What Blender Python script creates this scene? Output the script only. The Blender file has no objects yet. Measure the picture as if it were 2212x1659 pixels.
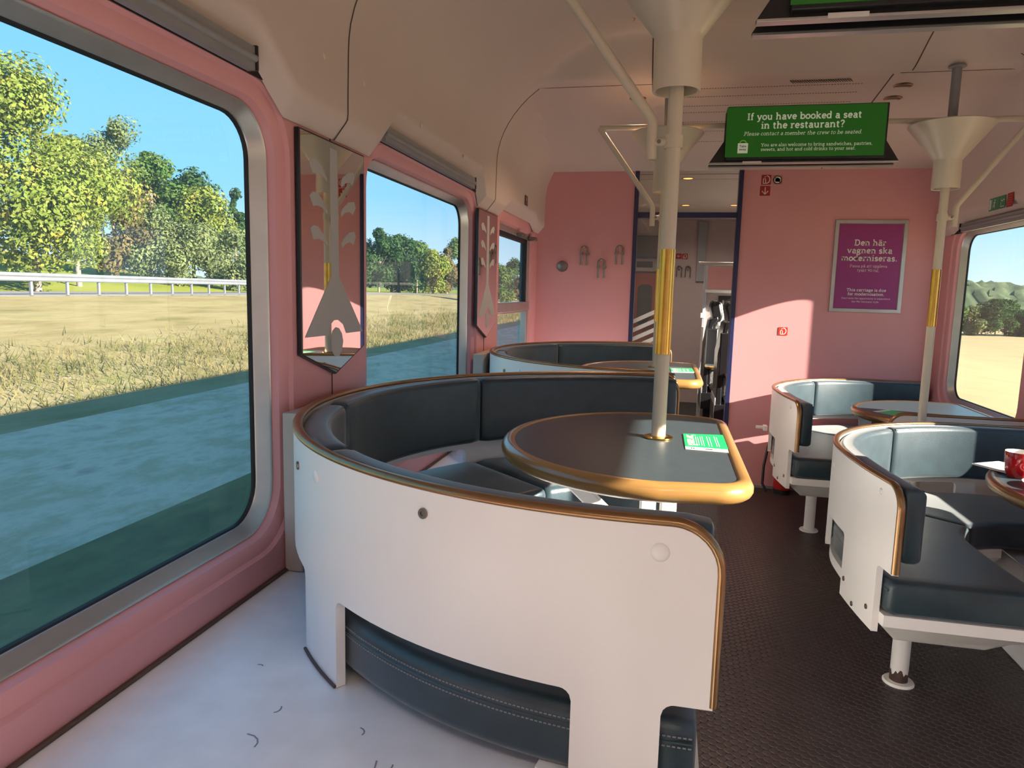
import bpy, bmesh, math, random
from mathutils import Vector, Matrix

# ---------------------------------------------------------------- camera, sky, sun, exposure
SC = bpy.context.scene
COL = SC.collection
PI = math.pi

YAW, PITCH, ROLL, FOC = 0.212, -0.1315, 0.0247, 1540.0
fw = Vector((-math.sin(YAW) * math.cos(PITCH), math.cos(YAW) * math.cos(PITCH), math.sin(PITCH)))
rt = Vector((math.cos(YAW), math.sin(YAW), 0))
up = rt.cross(fw)
rt2 = rt * math.cos(ROLL) + up * math.sin(ROLL)
up2 = -rt * math.sin(ROLL) + up * math.cos(ROLL)
cam_data = bpy.data.cameras.new('camera')
cam = bpy.data.objects.new('camera', cam_data)
COL.objects.link(cam)
M = Matrix((rt2, up2, -fw)).transposed().to_4x4()
M.translation = (0, 0, 1.30)
cam.matrix_world = M
cam_data.sensor_width = 36.0
cam_data.lens = 36.0 * FOC / 2212.0
cam_data.clip_start = 0.02
cam_data.clip_end = 2000
SC.camera = cam

SC.view_settings.view_transform = 'Standard'
SC.view_settings.look = 'None'
SC.view_settings.gamma = 1.0
SC.view_settings.use_curve_mapping = False
SC.view_settings.exposure = 0.27

SKY_STRENGTH = 1.0
world = bpy.data.worlds.new('sky')
SC.world = world
world.use_nodes = True
wn = world.node_tree
wn.nodes.clear()
w_out = wn.nodes.new('ShaderNodeOutputWorld')
w_bg = wn.nodes.new('ShaderNodeBackground')
w_tc = wn.nodes.new('ShaderNodeTexCoord')
w_sep = wn.nodes.new('ShaderNodeSeparateXYZ')
w_ramp = wn.nodes.new('ShaderNodeValToRGB')
wn.links.new(w_tc.outputs['Generated'], w_sep.inputs[0])
wn.links.new(w_sep.outputs['Z'], w_ramp.inputs[0])
cr = w_ramp.color_ramp
cr.elements[0].position = 0.0
cr.elements[0].color = (0.82, 1.02, 1.16, 1)
cr.elements[1].position = 1.0
cr.elements[1].color = (0.08, 0.32, 0.72, 1)
e = cr.elements.new(0.12); e.color = (0.31, 0.74, 1.08, 1)
e = cr.elements.new(0.40); e.color = (0.16, 0.58, 1.04, 1)
wn.links.new(w_ramp.outputs[0], w_bg.inputs['Color'])
w_bg.inputs['Strength'].default_value = SKY_STRENGTH
wn.links.new(w_bg.outputs[0], w_out.inputs['Surface'])

SUN_DIR = Vector((-1.0, 0.25, -0.408)).normalized()
sun_data = bpy.data.lights.new('sun', 'SUN')
sun_data.energy = 20.0
sun_data.angle = math.radians(0.53)
sun_data.color = (1.0, 0.90, 0.76)
sun = bpy.data.objects.new('sun', sun_data)
sun.rotation_euler = SUN_DIR.to_track_quat('-Z', 'Y').to_euler()
sun.location = (60, -12, 30)
COL.objects.link(sun)

random.seed(7)

# ---------------------------------------------------------------- materials
MATS = {}
def mat(name, base, rough=0.5, metal=0.0, spec=0.5, var=0.06, nscale=9.0, bump=0.0, bscale=60.0, sheen=0.0,
        coat=0.0, emit=None, estr=0.0, base2=None, stretch=None):
    if name in MATS:
        return MATS[name]
    m = bpy.data.materials.new(name)
    m.use_nodes = True
    nt = m.node_tree
    b = nt.nodes['Principled BSDF']
    b.inputs['Roughness'].default_value = rough
    b.inputs['Metallic'].default_value = metal
    b.inputs['Specular IOR Level'].default_value = spec
    if sheen:
        b.inputs['Sheen Weight'].default_value = sheen
        b.inputs['Sheen Roughness'].default_value = 0.45
    if coat:
        b.inputs['Coat Weight'].default_value = coat
        b.inputs['Coat Roughness'].default_value = 0.15
    tc = nt.nodes.new('ShaderNodeTexCoord')
    src = tc.outputs['Object']
    if stretch:
        mp = nt.nodes.new('ShaderNodeMapping')
        mp.inputs['Scale'].default_value = stretch
        nt.links.new(src, mp.inputs[0]); src = mp.outputs[0]
    nz = nt.nodes.new('ShaderNodeTexNoise')
    nz.inputs['Scale'].default_value = nscale
    nz.inputs['Detail'].default_value = 4
    nt.links.new(src, nz.inputs['Vector'])
    rp = nt.nodes.new('ShaderNodeValToRGB')
    rp.color_ramp.elements[0].position = 0.3
    rp.color_ramp.elements[1].position = 0.7
    c2 = base2 if base2 else tuple(min(1, c * (1 + var)) for c in base)
    c1 = base if base2 else tuple(c * (1 - var) for c in base)
    rp.color_ramp.elements[0].color = (*c1, 1)
    rp.color_ramp.elements[1].color = (*c2, 1)
    nt.links.new(nz.outputs['Fac'], rp.inputs[0])
    nt.links.new(rp.outputs[0], b.inputs['Base Color'])
    if bump:
        n2 = nt.nodes.new('ShaderNodeTexNoise')
        n2.inputs['Scale'].default_value = bscale
        n2.inputs['Detail'].default_value = 3
        nt.links.new(src, n2.inputs['Vector'])
        bp = nt.nodes.new('ShaderNodeBump')
        bp.inputs['Strength'].default_value = bump
        bp.inputs['Distance'].default_value = 0.002
        nt.links.new(n2.outputs['Fac'], bp.inputs['Height'])
        nt.links.new(bp.outputs[0], b.inputs['Normal'])
    if emit:
        b.inputs['Emission Color'].default_value = (*emit, 1)
        b.inputs['Emission Strength'].default_value = estr
    MATS[name] = m
    return m

PINK = mat('pink_laminate', (0.69, 0.320, 0.33), 0.42, var=0.03, nscale=3)
CREAM = mat('cream_ceiling', (0.61, 0.505, 0.455), 0.5, var=0.02, nscale=2)
WHITE = mat('white_laminate', (0.87, 0.845, 0.82), 0.32, var=0.02, nscale=4)
LEDGE = mat('pale_ledge_laminate', (0.80, 0.80, 0.84), 0.30, var=0.05, nscale=14)
IVORY = mat('ivory_enamel', (0.66, 0.585, 0.47), 0.28, var=0.03, nscale=5)
LEATHER = mat('black_leather', (0.017, 0.040, 0.054), 0.40, spec=0.6, var=0.2, nscale=18, bump=0.25, bscale=420, sheen=0.35)
BRONZE = mat('bronze_trim', (0.36, 0.21, 0.10), 0.30, metal=0.85, var=0.12, nscale=12)
BEECH = mat('varnished_beech_edge', (0.36, 0.19, 0.056), 0.28, spec=0.6, var=0.15, nscale=8, coat=0.5, stretch=(1, 1, 9))
BRASS = mat('polished_brass', (0.62, 0.37, 0.085), 0.22, metal=1.0, var=0.12, nscale=25)
TOP = mat('dark_table_laminate', (0.052, 0.074, 0.088), 0.38, var=0.08, nscale=40, spec=0.5)
ALU = mat('brushed_aluminium', (0.52, 0.52, 0.50), 0.36, metal=0.85, var=0.06, nscale=10)
RUBBER = mat('black_rubber', (0.012, 0.012, 0.013), 0.6, var=0.1)
BLACK = mat('black_plastic', (0.012, 0.012, 0.015), 0.35, var=0.1)
NAVY = mat('navy_enamel', (0.018, 0.024, 0.085), 0.3, var=0.08)
GREY = mat('grey_plastic', (0.26, 0.26, 0.27), 0.45, var=0.05)
STEEL = mat('satin_steel', (0.26, 0.24, 0.215), 0.3, metal=0.95, var=0.08, nscale=30)
GREYWALL = mat('grey_wall_laminate', (0.44, 0.37, 0.36), 0.45, var=0.03)
CARPET = mat('charcoal_carpet', (0.055, 0.05, 0.045), 0.95, var=0.4, nscale=120, bump=0.5, bscale=200)
RED = mat('red_enamel', (0.55, 0.03, 0.025), 0.3, var=0.06)
REDWALL = mat('red_door_paint', (0.34, 0.045, 0.035), 0.4, var=0.06)
PURPLE = mat('magenta_poster_paper', (0.30, 0.035, 0.20), 0.4, var=0.03)
PAPER = mat('white_print', (0.80, 0.78, 0.74), 0.6, var=0.02)
SIGNRED = mat('red_sign_film', (0.36, 0.022, 0.02), 0.4, var=0.04)
SIGNGREEN = mat('green_sign_film', (0.02, 0.22, 0.10), 0.4, var=0.04)
GREENCARD = mat('green_card', (0.012, 0.52, 0.17), 0.4, var=0.03)
SCREEN = mat('green_screen', (0.006, 0.03, 0.004), 0.3, var=0.02, emit=(0.008, 0.085, 0.005), estr=0.5)
SCREENTXT = mat('screen_lettering', (0.3, 0.3, 0.25), 0.4, var=0.01, emit=(0.36, 0.36, 0.25), estr=0.55)
DARKGAP = mat('dark_gap', (0.006, 0.005, 0.006), 0.8, var=0.1)
PATTERN = mat('patterned_grey_fabric', (0.10, 0.10, 0.10), 0.85, base2=(0.36, 0.36, 0.36), nscale=70)
ETCH = mat('etched_glass', (0.42, 0.41, 0.40), 0.55, spec=0.4, var=0.02)
GROOVE = mat('brown_seam', (0.09, 0.055, 0.045), 0.7, var=0.1)
BROWNRUST = mat('bare_brown_metal', (0.07, 0.035, 0.03), 0.6, var=0.3, nscale=50)
CERAMIC = mat('red_ceramic', (0.50, 0.012, 0.018), 0.12, var=0.03, coat=0.6)
CHINA = mat('white_china', (0.82, 0.80, 0.78), 0.15, var=0.01)

def mirror_mat():
    m = bpy.data.materials.new('mirror_glass'); m.use_nodes = True
    b = m.node_tree.nodes['Principled BSDF']
    b.inputs['Base Color'].default_value = (0.80, 0.82, 0.81, 1)
    b.inputs['Metallic'].default_value = 1.0
    b.inputs['Roughness'].default_value = 0.015
    return m
MIRROR = mirror_mat()

def glass_mat(name, d0, d1):
    # clear pane: see-through with a weak mirror reflection that grows towards grazing
    m = bpy.data.materials.new(name); m.use_nodes = True
    nt = m.node_tree; nt.nodes.clear()
    out = nt.nodes.new('ShaderNodeOutputMaterial')
    tr = nt.nodes.new('ShaderNodeBsdfTransparent'); tr.inputs[0].default_value = (0.98, 0.99, 0.98, 1)
    gl = nt.nodes.new('ShaderNodeBsdfGlossy'); gl.inputs['Roughness'].default_value = 0.01
    fr = nt.nodes.new('ShaderNodeFresnel'); fr.inputs['IOR'].default_value = 1.5
    mx = nt.nodes.new('ShaderNodeMixShader')
    nt.links.new(fr.outputs[0], mx.inputs[0]); nt.links.new(tr.outputs[0], mx.inputs[1]); nt.links.new(gl.outputs[0], mx.inputs[2])
    # dusty film, also standing in for outdoor haze that pales the view
    dust = nt.nodes.new('ShaderNodeBsdfTranslucent'); dust.inputs[0].default_value = (0.9, 0.93, 0.9, 1)
    tc = nt.nodes.new('ShaderNodeTexCoord'); nz = nt.nodes.new('ShaderNodeTexNoise'); nz.inputs['Scale'].default_value = 2.2; nz.inputs['Detail'].default_value = 6
    mr = nt.nodes.new('ShaderNodeMapRange'); mr.inputs['To Min'].default_value = d0; mr.inputs['To Max'].default_value = d1
    nt.links.new(tc.outputs['Object'], nz.inputs['Vector']); nt.links.new(nz.outputs['Fac'], mr.inputs['Value'])
    m2 = nt.nodes.new('ShaderNodeMixShader')
    nt.links.new(mr.outputs[0], m2.inputs[0]); nt.links.new(mx.outputs[0], m2.inputs[1]); nt.links.new(dust.outputs[0], m2.inputs[2])
    nt.links.new(m2.outputs[0], out.inputs['Surface'])
    return m
GLASS = glass_mat('dusty_hazy_glass', .03, .13)
GLASS_R = glass_mat('window_glass', .002, .012)

def floor_mat():
    m = bpy.data.materials.new('studded_brown_rubber'); m.use_nodes = True
    nt = m.node_tree; b = nt.nodes['Principled BSDF']
    tc = nt.nodes.new('ShaderNodeTexCoord')
    def vm(op, a, bv=None):
        n = nt.nodes.new('ShaderNodeVectorMath'); n.operation = op
        nt.links.new(a, n.inputs[0])
        if bv is not None: n.inputs[1].default_value = bv
        return n
    sc = vm('MULTIPLY', tc.outputs['Object'], (1 / 0.043, 1 / 0.030, 0))
    ds = []
    for off in ((0, 0, 0), (0.5, 0.5, 0)):
        a = vm('ADD', sc.outputs[0], off)
        f = vm('FRACTION', a.outputs[0])
        s = vm('SUBTRACT', f.outputs[0], (0.5, 0.5, 0))
        k = vm('MULTIPLY', s.outputs[0], (1.0, 0.78, 0))
        l = vm('LENGTH', k.outputs[0])
        ds.append(l.outputs['Value'])
    mn = nt.nodes.new('ShaderNodeMath'); mn.operation = 'MINIMUM'
    nt.links.new(ds[0], mn.inputs[0]); nt.links.new(ds[1], mn.inputs[1])
    mr = nt.nodes.new('ShaderNodeMapRange')
    mr.inputs['From Min'].default_value = 0.36; mr.inputs['From Max'].default_value = 0.27
    nt.links.new(mn.outputs[0], mr.inputs['Value'])
    bp = nt.nodes.new('ShaderNodeBump'); bp.inputs['Strength'].default_value = 1.0; bp.inputs['Distance'].default_value = 0.006
    nt.links.new(mr.outputs[0], bp.inputs['Height']); nt.links.new(bp.outputs[0], b.inputs['Normal'])
    nz = nt.nodes.new('ShaderNodeTexNoise'); nz.inputs['Scale'].default_value = 3; nz.inputs['Detail'].default_value = 5
    nt.links.new(tc.outputs['Object'], nz.inputs['Vector'])
    rp = nt.nodes.new('ShaderNodeValToRGB')
    rp.color_ramp.elements[0].color = (0.033, 0.022, 0.021, 1); rp.color_ramp.elements[1].color = (0.052, 0.036, 0.034, 1)
    nt.links.new(nz.outputs['Fac'], rp.inputs[0]); nt.links.new(rp.outputs[0], b.inputs['Base Color'])
    b.inputs['Roughness'].default_value = 0.42
    return m
FLOORM = floor_mat()

# ---------------------------------------------------------------- mesh helpers
def link(o, parent=None):
    COL.objects.link(o)
    if parent is not None:
        o.parent = parent
        if parent.parent is None:      # parts are modelled in place, whatever the Empty's own position
            o.matrix_parent_inverse = Matrix.Translation(-parent.location)
    return o

def obj(name, verts, faces, m, parent=None, smooth=35, bevel=0.0, bseg=2, fix=True):
    me = bpy.data.meshes.new(name)
    me.from_pydata([tuple(v) for v in verts], [], [tuple(f) for f in faces])
    if fix:
        bm = bmesh.new(); bm.from_mesh(me)
        bmesh.ops.remove_doubles(bm, verts=bm.verts, dist=1e-5)
        bmesh.ops.dissolve_degenerate(bm, edges=bm.edges, dist=1e-6)
        bmesh.ops.recalc_face_normals(bm, faces=bm.faces)
        bm.to_mesh(me); bm.free()
    if isinstance(m, (list, tuple)):
        for k in m: me.materials.append(k)
    else:
        me.materials.append(m)
    if smooth:
        for p in me.polygons: p.use_smooth = True
        me.set_sharp_from_angle(angle=math.radians(smooth))
    o = bpy.data.objects.new(name, me)
    link(o, parent)
    if bevel:
        md = o.modifiers.new('bevel', 'BEVEL'); md.width = bevel; md.segments = bseg; md.limit_method = 'ANGLE'
    return o

def join(*parts):
    V, F = [], []
    for v, f in parts:
        k = len(V); V += list(v); F += [tuple(i + k for i in q) for q in f]
    return V, F

def box(x0, y0, z0, x1, y1, z1):
    V = [(x, y, z) for z in (z0, z1) for y in (y0, y1) for x in (x0, x1)]
    F = [(0, 2, 3, 1), (4, 5, 7, 6), (0, 1, 5, 4), (2, 6, 7, 3), (0, 4, 6, 2), (1, 3, 7, 5)]
    return V, F

def xf(vf, mtx):
    return [tuple(mtx @ Vector(v)) for v in vf[0]], vf[1]

def prism(poly, a0, a1, axis='z'):
    """polygon extruded along an axis; poly gives the two other coordinates in order"""
    def P(p, a):
        if axis == 'z': return (p[0], p[1], a)
        if axis == 'y': return (p[0], a, p[1])
        return (a, p[0], p[1])
    n = len(poly)
    V = [P(p, a0) for p in poly] + [P(p, a1) for p in poly]
    F = [tuple(range(n))[::-1], tuple(range(n, 2 * n))] + [(i, (i + 1) % n, n + (i + 1) % n, n + i) for i in range(n)]
    return V, F

def lathe(prof, c=(0, 0, 0), n=32, closed=False):
    V, F = [], []
    m = len(prof)
    for i in range(n):
        a = 2 * PI * i / n
        for r, z in prof:
            V.append((c[0] + r * math.cos(a), c[1] + r * math.sin(a), c[2] + z))
    for i in range(n):
        j = (i + 1) % n
        for k in range(m if closed else m - 1):
            l = (k + 1) % m
            F.append((i * m + k, j * m + k, j * m + l, i * m + l))
    return V, F

def cyl(p0, p1, r, n=20, r1=None):
    p0, p1 = Vector(p0), Vector(p1)
    d = (p1 - p0).normalized()
    a = d.orthogonal().normalized(); b = d.cross(a)
    r1 = r if r1 is None else r1
    V = [p0 + (a * math.cos(2 * PI * i / n) + b * math.sin(2 * PI * i / n)) * r for i in range(n)]
    V += [p1 + (a * math.cos(2 * PI * i / n) + b * math.sin(2 * PI * i / n)) * r1 for i in range(n)]
    F = [(i, (i + 1) % n, n + (i + 1) % n, n + i) for i in range(n)] + [tuple(range(n))[::-1], tuple(range(n, 2 * n))]
    return [tuple(v) for v in V], F

def tube(path, r, n=12, closed=False, sq=None):
    """sweep a circle (or an ellipse sq=(ra, rb) framed by the z axis) along a path"""
    P = [Vector(p) for p in path]
    N = len(P); V, F = [], []
    prev = None
    for i, p in enumerate(P):
        if closed:
            t = (P[(i + 1) % N] - P[i - 1]).normalized()
        else:
            t = (P[min(i + 1, N - 1)] - P[max(i - 1, 0)]).normalized()
        if prev is None:
            a = t.orthogonal().normalized()
            if abs(t.z) < 0.9:
                a = Vector((0, 0, 1)) - t * t.z; a.normalize()
        else:
            a = prev - t * prev.dot(t); a.normalize()
        prev = a
        b = t.cross(a)
        ra, rb = (r, r) if sq is None else sq
        for k in range(n):
            an = 2 * PI * k / n
            V.append(tuple(p + a * math.cos(an) * ra + b * math.sin(an) * rb))
    for i in range(N if closed else N - 1):
        j = (i + 1) % N
        for k in range(n):
            l = (k + 1) % n
            F.append((i * n + k, i * n + l, j * n + l, j * n + k))
    if not closed:
        F += [tuple(range(n))[::-1], tuple(range((N - 1) * n, N * n))]
    return V, F

def rrect(w, h, r, n=5, cx=0, cy=0):
    pts = []
    for sx, sy, a0 in ((1, -1, -90), (1, 1, 0), (-1, 1, 90), (-1, -1, 180)):
        for k in range(n + 1):
            a = math.radians(a0 + 90 * k / n)
            pts.append((cx + sx * (w / 2 - r) + r * math.cos(a), cy + sy * (h / 2 - r) + r * math.sin(a)))
    return pts

def thing(name, label, cat, loc=(0, 0, 0), group=None):
    o = bpy.data.objects.new(name, None)
    o.empty_display_size = 0.1
    o.location = loc
    COL.objects.link(o)
    tag(o, label, cat, group)
    return o

def tag(o, label, cat, group=None, kind=None):
    o['label'] = label; o['category'] = cat
    if group: o['group'] = group
    if kind: o['kind'] = kind
    return o

def structure(o, label=None):
    o['kind'] = 'structure'
    if label: o['label'] = label
    return o

def rel(vf, loc):
    return [(v[0] - loc[0], v[1] - loc[1], v[2] - loc[2]) for v in vf[0]], vf[1]

def text(name, s, size, loc, rot, m, parent=None, align='CENTER', bold=0.0, shear=0.0, space=1.0, depth=0.0006, line=1.0):
    cu = bpy.data.curves.new(name, 'FONT')
    cu.body = s; cu.size = size; cu.align_x = align; cu.align_y = 'CENTER'
    cu.offset = bold * size; cu.shear = shear; cu.space_character = space; cu.space_line = line
    cu.extrude = depth; cu.resolution_u = 3
    t = bpy.data.objects.new(name, cu)
    COL.objects.link(t)
    dg = bpy.context.evaluated_depsgraph_get(); dg.update()
    me = bpy.data.meshes.new_from_object(t.evaluated_get(dg))
    bpy.data.objects.remove(t)
    me.materials.clear(); me.materials.append(m)
    o = bpy.data.objects.new(name, me)
    link(o, parent)
    o.location = loc; o.rotation_euler = rot
    return o


# ---------------------------------------------------------------- the carriage shell
XL, XR, YE, YB = -0.92, 1.66, 5.0, -2.6
XM = (XL + XR) / 2
ZW = 1.86
LW = [(-1.43, -0.22), (0.36, 1.575), (2.15, 3.35)]          # openings in the left wall, at the pane
RW = [(-2.45, -1.56), (-0.88, 0.02), (0.69, 1.645), (2.28, 3.185), (3.88, 4.805)]  # openings behind the camera are unseen; rearmost added for more bounce light
WZ = (0.71, 1.69)

def loop(y0, y1, z0, z1, r, n=8):
    return rrect(y1 - y0, z1 - z0, r, n, (y0 + y1) / 2, (z0 + z1) / 2)

def side_wall(name, x, s, wins, extra=None):
    """pink side wall with moulded window openings; s = +1 when the room lies towards +x"""
    V, F = [], []
    def cell(yo, zo, loops):
        """rectangle yo x zo bridged to nested loops [(points, x)]"""
        n = len(loops[0][0])
        pts = loops[0][0]
        cy = sum(p[0] for p in pts) / n; cz = sum(p[1] for p in pts) / n
        outer = []
        for (py, pz) in pts:
            dy, dz = py - cy, pz - cz
            k = min(((yo[1] if dy > 0 else yo[0]) - cy) / dy if abs(dy) > 1e-6 else 1e9,
                    ((zo[1] if dz > 0 else zo[0]) - cz) / dz if abs(dz) > 1e-6 else 1e9)
            outer.append([cy + dy * k, cz + dz * k])
        for cyc in yo:
            for czc in zo:
                i = min(range(n), key=lambda q: (outer[q][0] - cyc) ** 2 + (outer[q][1] - czc) ** 2)
                outer[i] = [cyc, czc]
        rings = [(outer, x)] + loops
        b = len(V)
        for pl, xx in rings:
            V.extend((xx, p[0], p[1]) for p in pl)
        for r in range(len(rings) - 1):
            for i in range(n):
                j = (i + 1) % n
                F.append((b + r * n + i, b + r * n + j, b + (r + 1) * n + j, b + (r + 1) * n + i))
    allw = [(a, c, 0) for a, c in wins] + ([(extra[0], extra[1], 1)] if extra else [])
    cuts = [YB] + [(p[1] + q[0]) / 2 for p, q in zip(allw, allw[1:])] + [YE]
    for (a, c, special), ya, yb in zip(allw, cuts, cuts[1:]):
        if special:
            z0, z1 = extra[2], extra[3]
            loops = [(loop(a - .05, c + .05, z0 - .05, z1 + .05, .07), x), (loop(a - .015, c + .015, z0 - .015, z1 + .015, .04), x - s * .012), (loop(a, c, z0, z1, .03), x - s * .035)]
        else:
            g = lambda q, rr: loop(a - q, c + q, WZ[0] - q, WZ[1] + q, rr)
            loops = [(g(0.062, 0.155), x), (g(0.056, 0.150), x - s * 0.010), (g(0.036, 0.132), x - s * 0.014), (g(0.026, 0.124), x - s * 0.020), (g(0.018, 0.118), x - s * 0.040)]
        cell((ya, yb), (0.0, ZW), loops)
    return structure(obj(name, V, F, PINK, None, 30), 'pink moulded side wall of the carriage')

W3 = (3.90, 4.84, 0.66, 1.665)
side_wall('wall_left', XL, 1, LW, W3)
side_wall('wall_right', XR, -1, RW)

NW = [0]
def window(x, s, y0, y1):
    NW[0] += 1
    w = bpy.data.objects.new('window_%d' % NW[0], None); COL.objects.link(w)
    w.location = (x, (y0 + y1) / 2, 1.2); structure(w, 'sealed carriage window with rounded corners')
    z0, z1 = WZ
    g = lambda q, rr: loop(y0 - q, y1 + q, z0 - q, z1 + q, rr)
    def ringmesh(name, ls, m):
        V, F = [], []; n = len(ls[0][0])
        for pl, xx in ls: V += [(xx, p[0], p[1]) for p in pl]
        for r in range(len(ls) - 1):
            F += [(r * n + i, r * n + (i + 1) % n, (r + 1) * n + (i + 1) % n, (r + 1) * n + i) for i in range(n)]
        return obj(name, V, F, m, w, 40)
    ringmesh('frame', [(g(.018, .118), x - s * .040), (g(.016, .116), x - s * .036), (g(.010, .110), x - s * .040), (g(.002, .102), x - s * .062), (g(-.004, .096), x - s * .066), (g(-.006, .094), x - s * .072)], ALU)
    ringmesh('gasket', [(g(-.005, .094), x - s * .070), (g(-.009, .090), x - s * .073), (g(-.0105, .089), x - s * .080)], RUBBER)
    p = g(-.004, .094)
    obj('pane', [(x - s * .080, q[0], q[1]) for q in p], [tuple(range(len(p)))], GLASS if s > 0 else GLASS_R, w, 0)
    return w
for a, c in LW: window(XL, 1, a, c)
for a, c in RW: window(XR, -1, a, c)

# the hinged window beside the end wall
w = bpy.data.objects.new('window_%d' % (NW[0] + 1), None); COL.objects.link(w); w.location = (XL, 4.37, 1.1)
structure(w, 'two-part window with a tilting upper pane')
def yzbox(y0, y1, z0, z1, x0, x1): return box(x0, y0, z0, x1, y1, z1)
a, c, z0, z1 = W3
fr = join(yzbox(a - .004, a + .035, z0, z1, -.985, -.945), yzbox(c - .05, c + .004, z0, z1, -.985, -.945), yzbox(a, c, z1 - .03, z1 + .004, -.985, -.945),
          yzbox(a, c, z0 - .004, z0 + .03, -.985, -.945))
obj('frame', *fr, ALU, w, 30, .003)
obj('transom', *join(yzbox(a, c, 1.165, 1.222, -.985, -.935), yzbox(a, c, 1.155, 1.17, -.985, -.945)), ALU, w, 30, .004)
obj('gasket', *join(yzbox(c - .085, c - .05, 1.222, z1 - .03, -.99, -.952), yzbox(a + .035, a + .055, 1.222, z1 - .03, -.99, -.955), yzbox(a + .035, c - .05, z1 - .055, z1 - .03, -.99, -.955)), RUBBER, w, 30, .003)
obj('latch', *join(yzbox(4.42, 4.50, 1.632, 1.652, -.945, -.905), yzbox(4.78, 4.84, 1.628, 1.654, -.945, -.89)), STEEL, w, 30, .004)
obj('pane', [(-.975, a, z0), (-.975, c, z0), (-.975, c, z1), (-.975, a, z1)], [(0, 1, 2, 3)], GLASS, w, 0)
NW[0] += 1

# end wall with the doorway
DX0, DX1 = -0.235, 0.412
V = [(XL - .02, YE, 0), (DX0, YE, 0), (DX0, YE, 2.5), (XL - .02, YE, 2.5), (DX1, YE, 0), (XR + .02, YE, 0), (XR + .02, YE, 2.5), (DX1, YE, 2.5),
     (XL - .02, YE + .05, 0), (DX0, YE + .05, 0), (DX0, YE + .05, 2.5), (XL - .02, YE + .05, 2.5), (DX1, YE + .05, 0), (XR + .02, YE + .05, 0), (XR + .02, YE + .05, 2.5), (DX1, YE + .05, 2.5)]
F = [(0, 1, 2, 3), (4, 5, 6, 7), (8, 9, 10, 11), (12, 13, 14, 15), (1, 9, 10, 2), (4, 12, 15, 7)]
structure(obj('wall_end', V, F, PINK, None, 0, fix=False), 'pink end wall with the doorway')
structure(obj('wall_rear', [(XL, YB, 0), (XR, YB, 0), (XR, YB, 2.5), (XL, YB, 2.5)], [(0, 1, 2, 3)], WHITE, None, 0))
structure(obj('floor', [(XL, YB, 0), (XR, YB, 0), (XR, YE + .05, 0), (XL, YE + .05, 0)], [(0, 1, 2, 3)], FLOORM, None, 0), 'dark brown studded rubber floor')
structure(obj('baseboard_end', *join(box(DX1 + .03, YE - .008, 0, XR, YE, .018), box(XL, YE - .008, 0, DX0 - .03, YE, .018)), GREY, None, 30))

# ceiling: a smooth cove rising from each side wall, cut out over the windows, with a drop in height before the end wall
def smooth(t): t = max(0, min(1, t)); return t * t * (3 - 2 * t)
def zc(y):
    if y < 3.28: return 2.43
    if y < 3.50: return 2.43 - 0.155 * smooth((y - 3.28) / .22)
    return 2.275 - 0.165 * (y - 3.50) / 1.50
COVE = [(-.872, 1.80), (-.871, 1.86), (-.870, 1.92), (-.868, 1.955), (-.863, 1.99), (-.852, 2.03), (-.836, 2.07), (-.815, 2.11), (-.788, 2.15), (-.755, 2.19),
        (-.714, 2.23), (-.665, 2.268), (-.61, 2.305), (-.545, 2.34), (-.47, 2.372), (-.385, 2.40), (-.29, 2.42), (-.18, 2.43)]
LB, TB, WB = 1.692, 1.80, 1.735
def edge_profile(stops):
    def f(y):
        for (ya, za), (yb, zb) in zip(stops, stops[1:]):
            if ya <= y <= yb: return za + (zb - za) * (y - ya) / (yb - ya + 1e-9)
        return LB
    return f
LSTOPS = [(-2.7, TB), (-.30, TB), (-.16, LB), (.30, LB), (.42, TB), (1.44, TB), (1.60, LB), (2.10, LB), (2.235, TB), (3.30, TB), (3.375, LB), (3.80, LB), (3.93, WB), (4.68, WB), (4.80, LB), (5.1, LB)]
RTB = 1.745
RSTOPS = [(-2.7, LB), (-1.0, LB), (-.88, RTB), (-.04, RTB), (.08, LB), (.62, LB), (.74, RTB), (1.56, RTB), (1.68, LB), (2.22, LB), (2.34, RTB), (3.08, RTB), (3.20, LB), (3.82, LB), (3.94, RTB), (4.66, RTB), (4.83, LB), (5.1, LB)]
ys = sorted(set([YB + (YE - YB) * i / 60 for i in range(61)] + [p[0] for p in LSTOPS + RSTOPS if YB < p[0] < YE] + [3.26 + .012 * i for i in range(22)] + [1.86, 3.55]))
lz, rz = edge_profile(LSTOPS), edge_profile(RSTOPS)
V, F = [], []
mid = [(-.06, 2.43), (.08, 2.43), (.22, 2.43), (XM, 2.43)]
for y in ys:
    row = []
    for zb, mir in ((lz(y), False), (rz(y), True)):
        half = [(XL + .004, zb), (-.879, zb + .044), (-.8735, zb + .053), (-.872, zb + .07)] + [(x, max(z, zb + .071)) for x, z in COVE] + mid[:3]
        half = [(x, min(z, zc(y))) for x, z in half]
        if mir: half = [(2 * XM - x, z) for x, z in half]
        row.append(half)
    full = row[0] + [(XM, zc(y))] + row[1][::-1]
    V += [(x, y, z) for x, z in full]
    n = len(full)
for i in range(len(ys) - 1):
    F += [(i * n + k, i * n + k + 1, (i + 1) * n + k + 1, (i + 1) * n + k) for k in range(n - 1)]
structure(obj('ceiling', V, F, CREAM, None, 33, fix=False), 'cream ceiling with curved coves')

def cove_x(z):
    for (xa, za), (xb, zb) in zip(COVE, COVE[1:]):
        if za <= z <= zb: return xa + (xb - xa) * (z - za) / (zb - za)
    return COVE[0][0]

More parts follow.
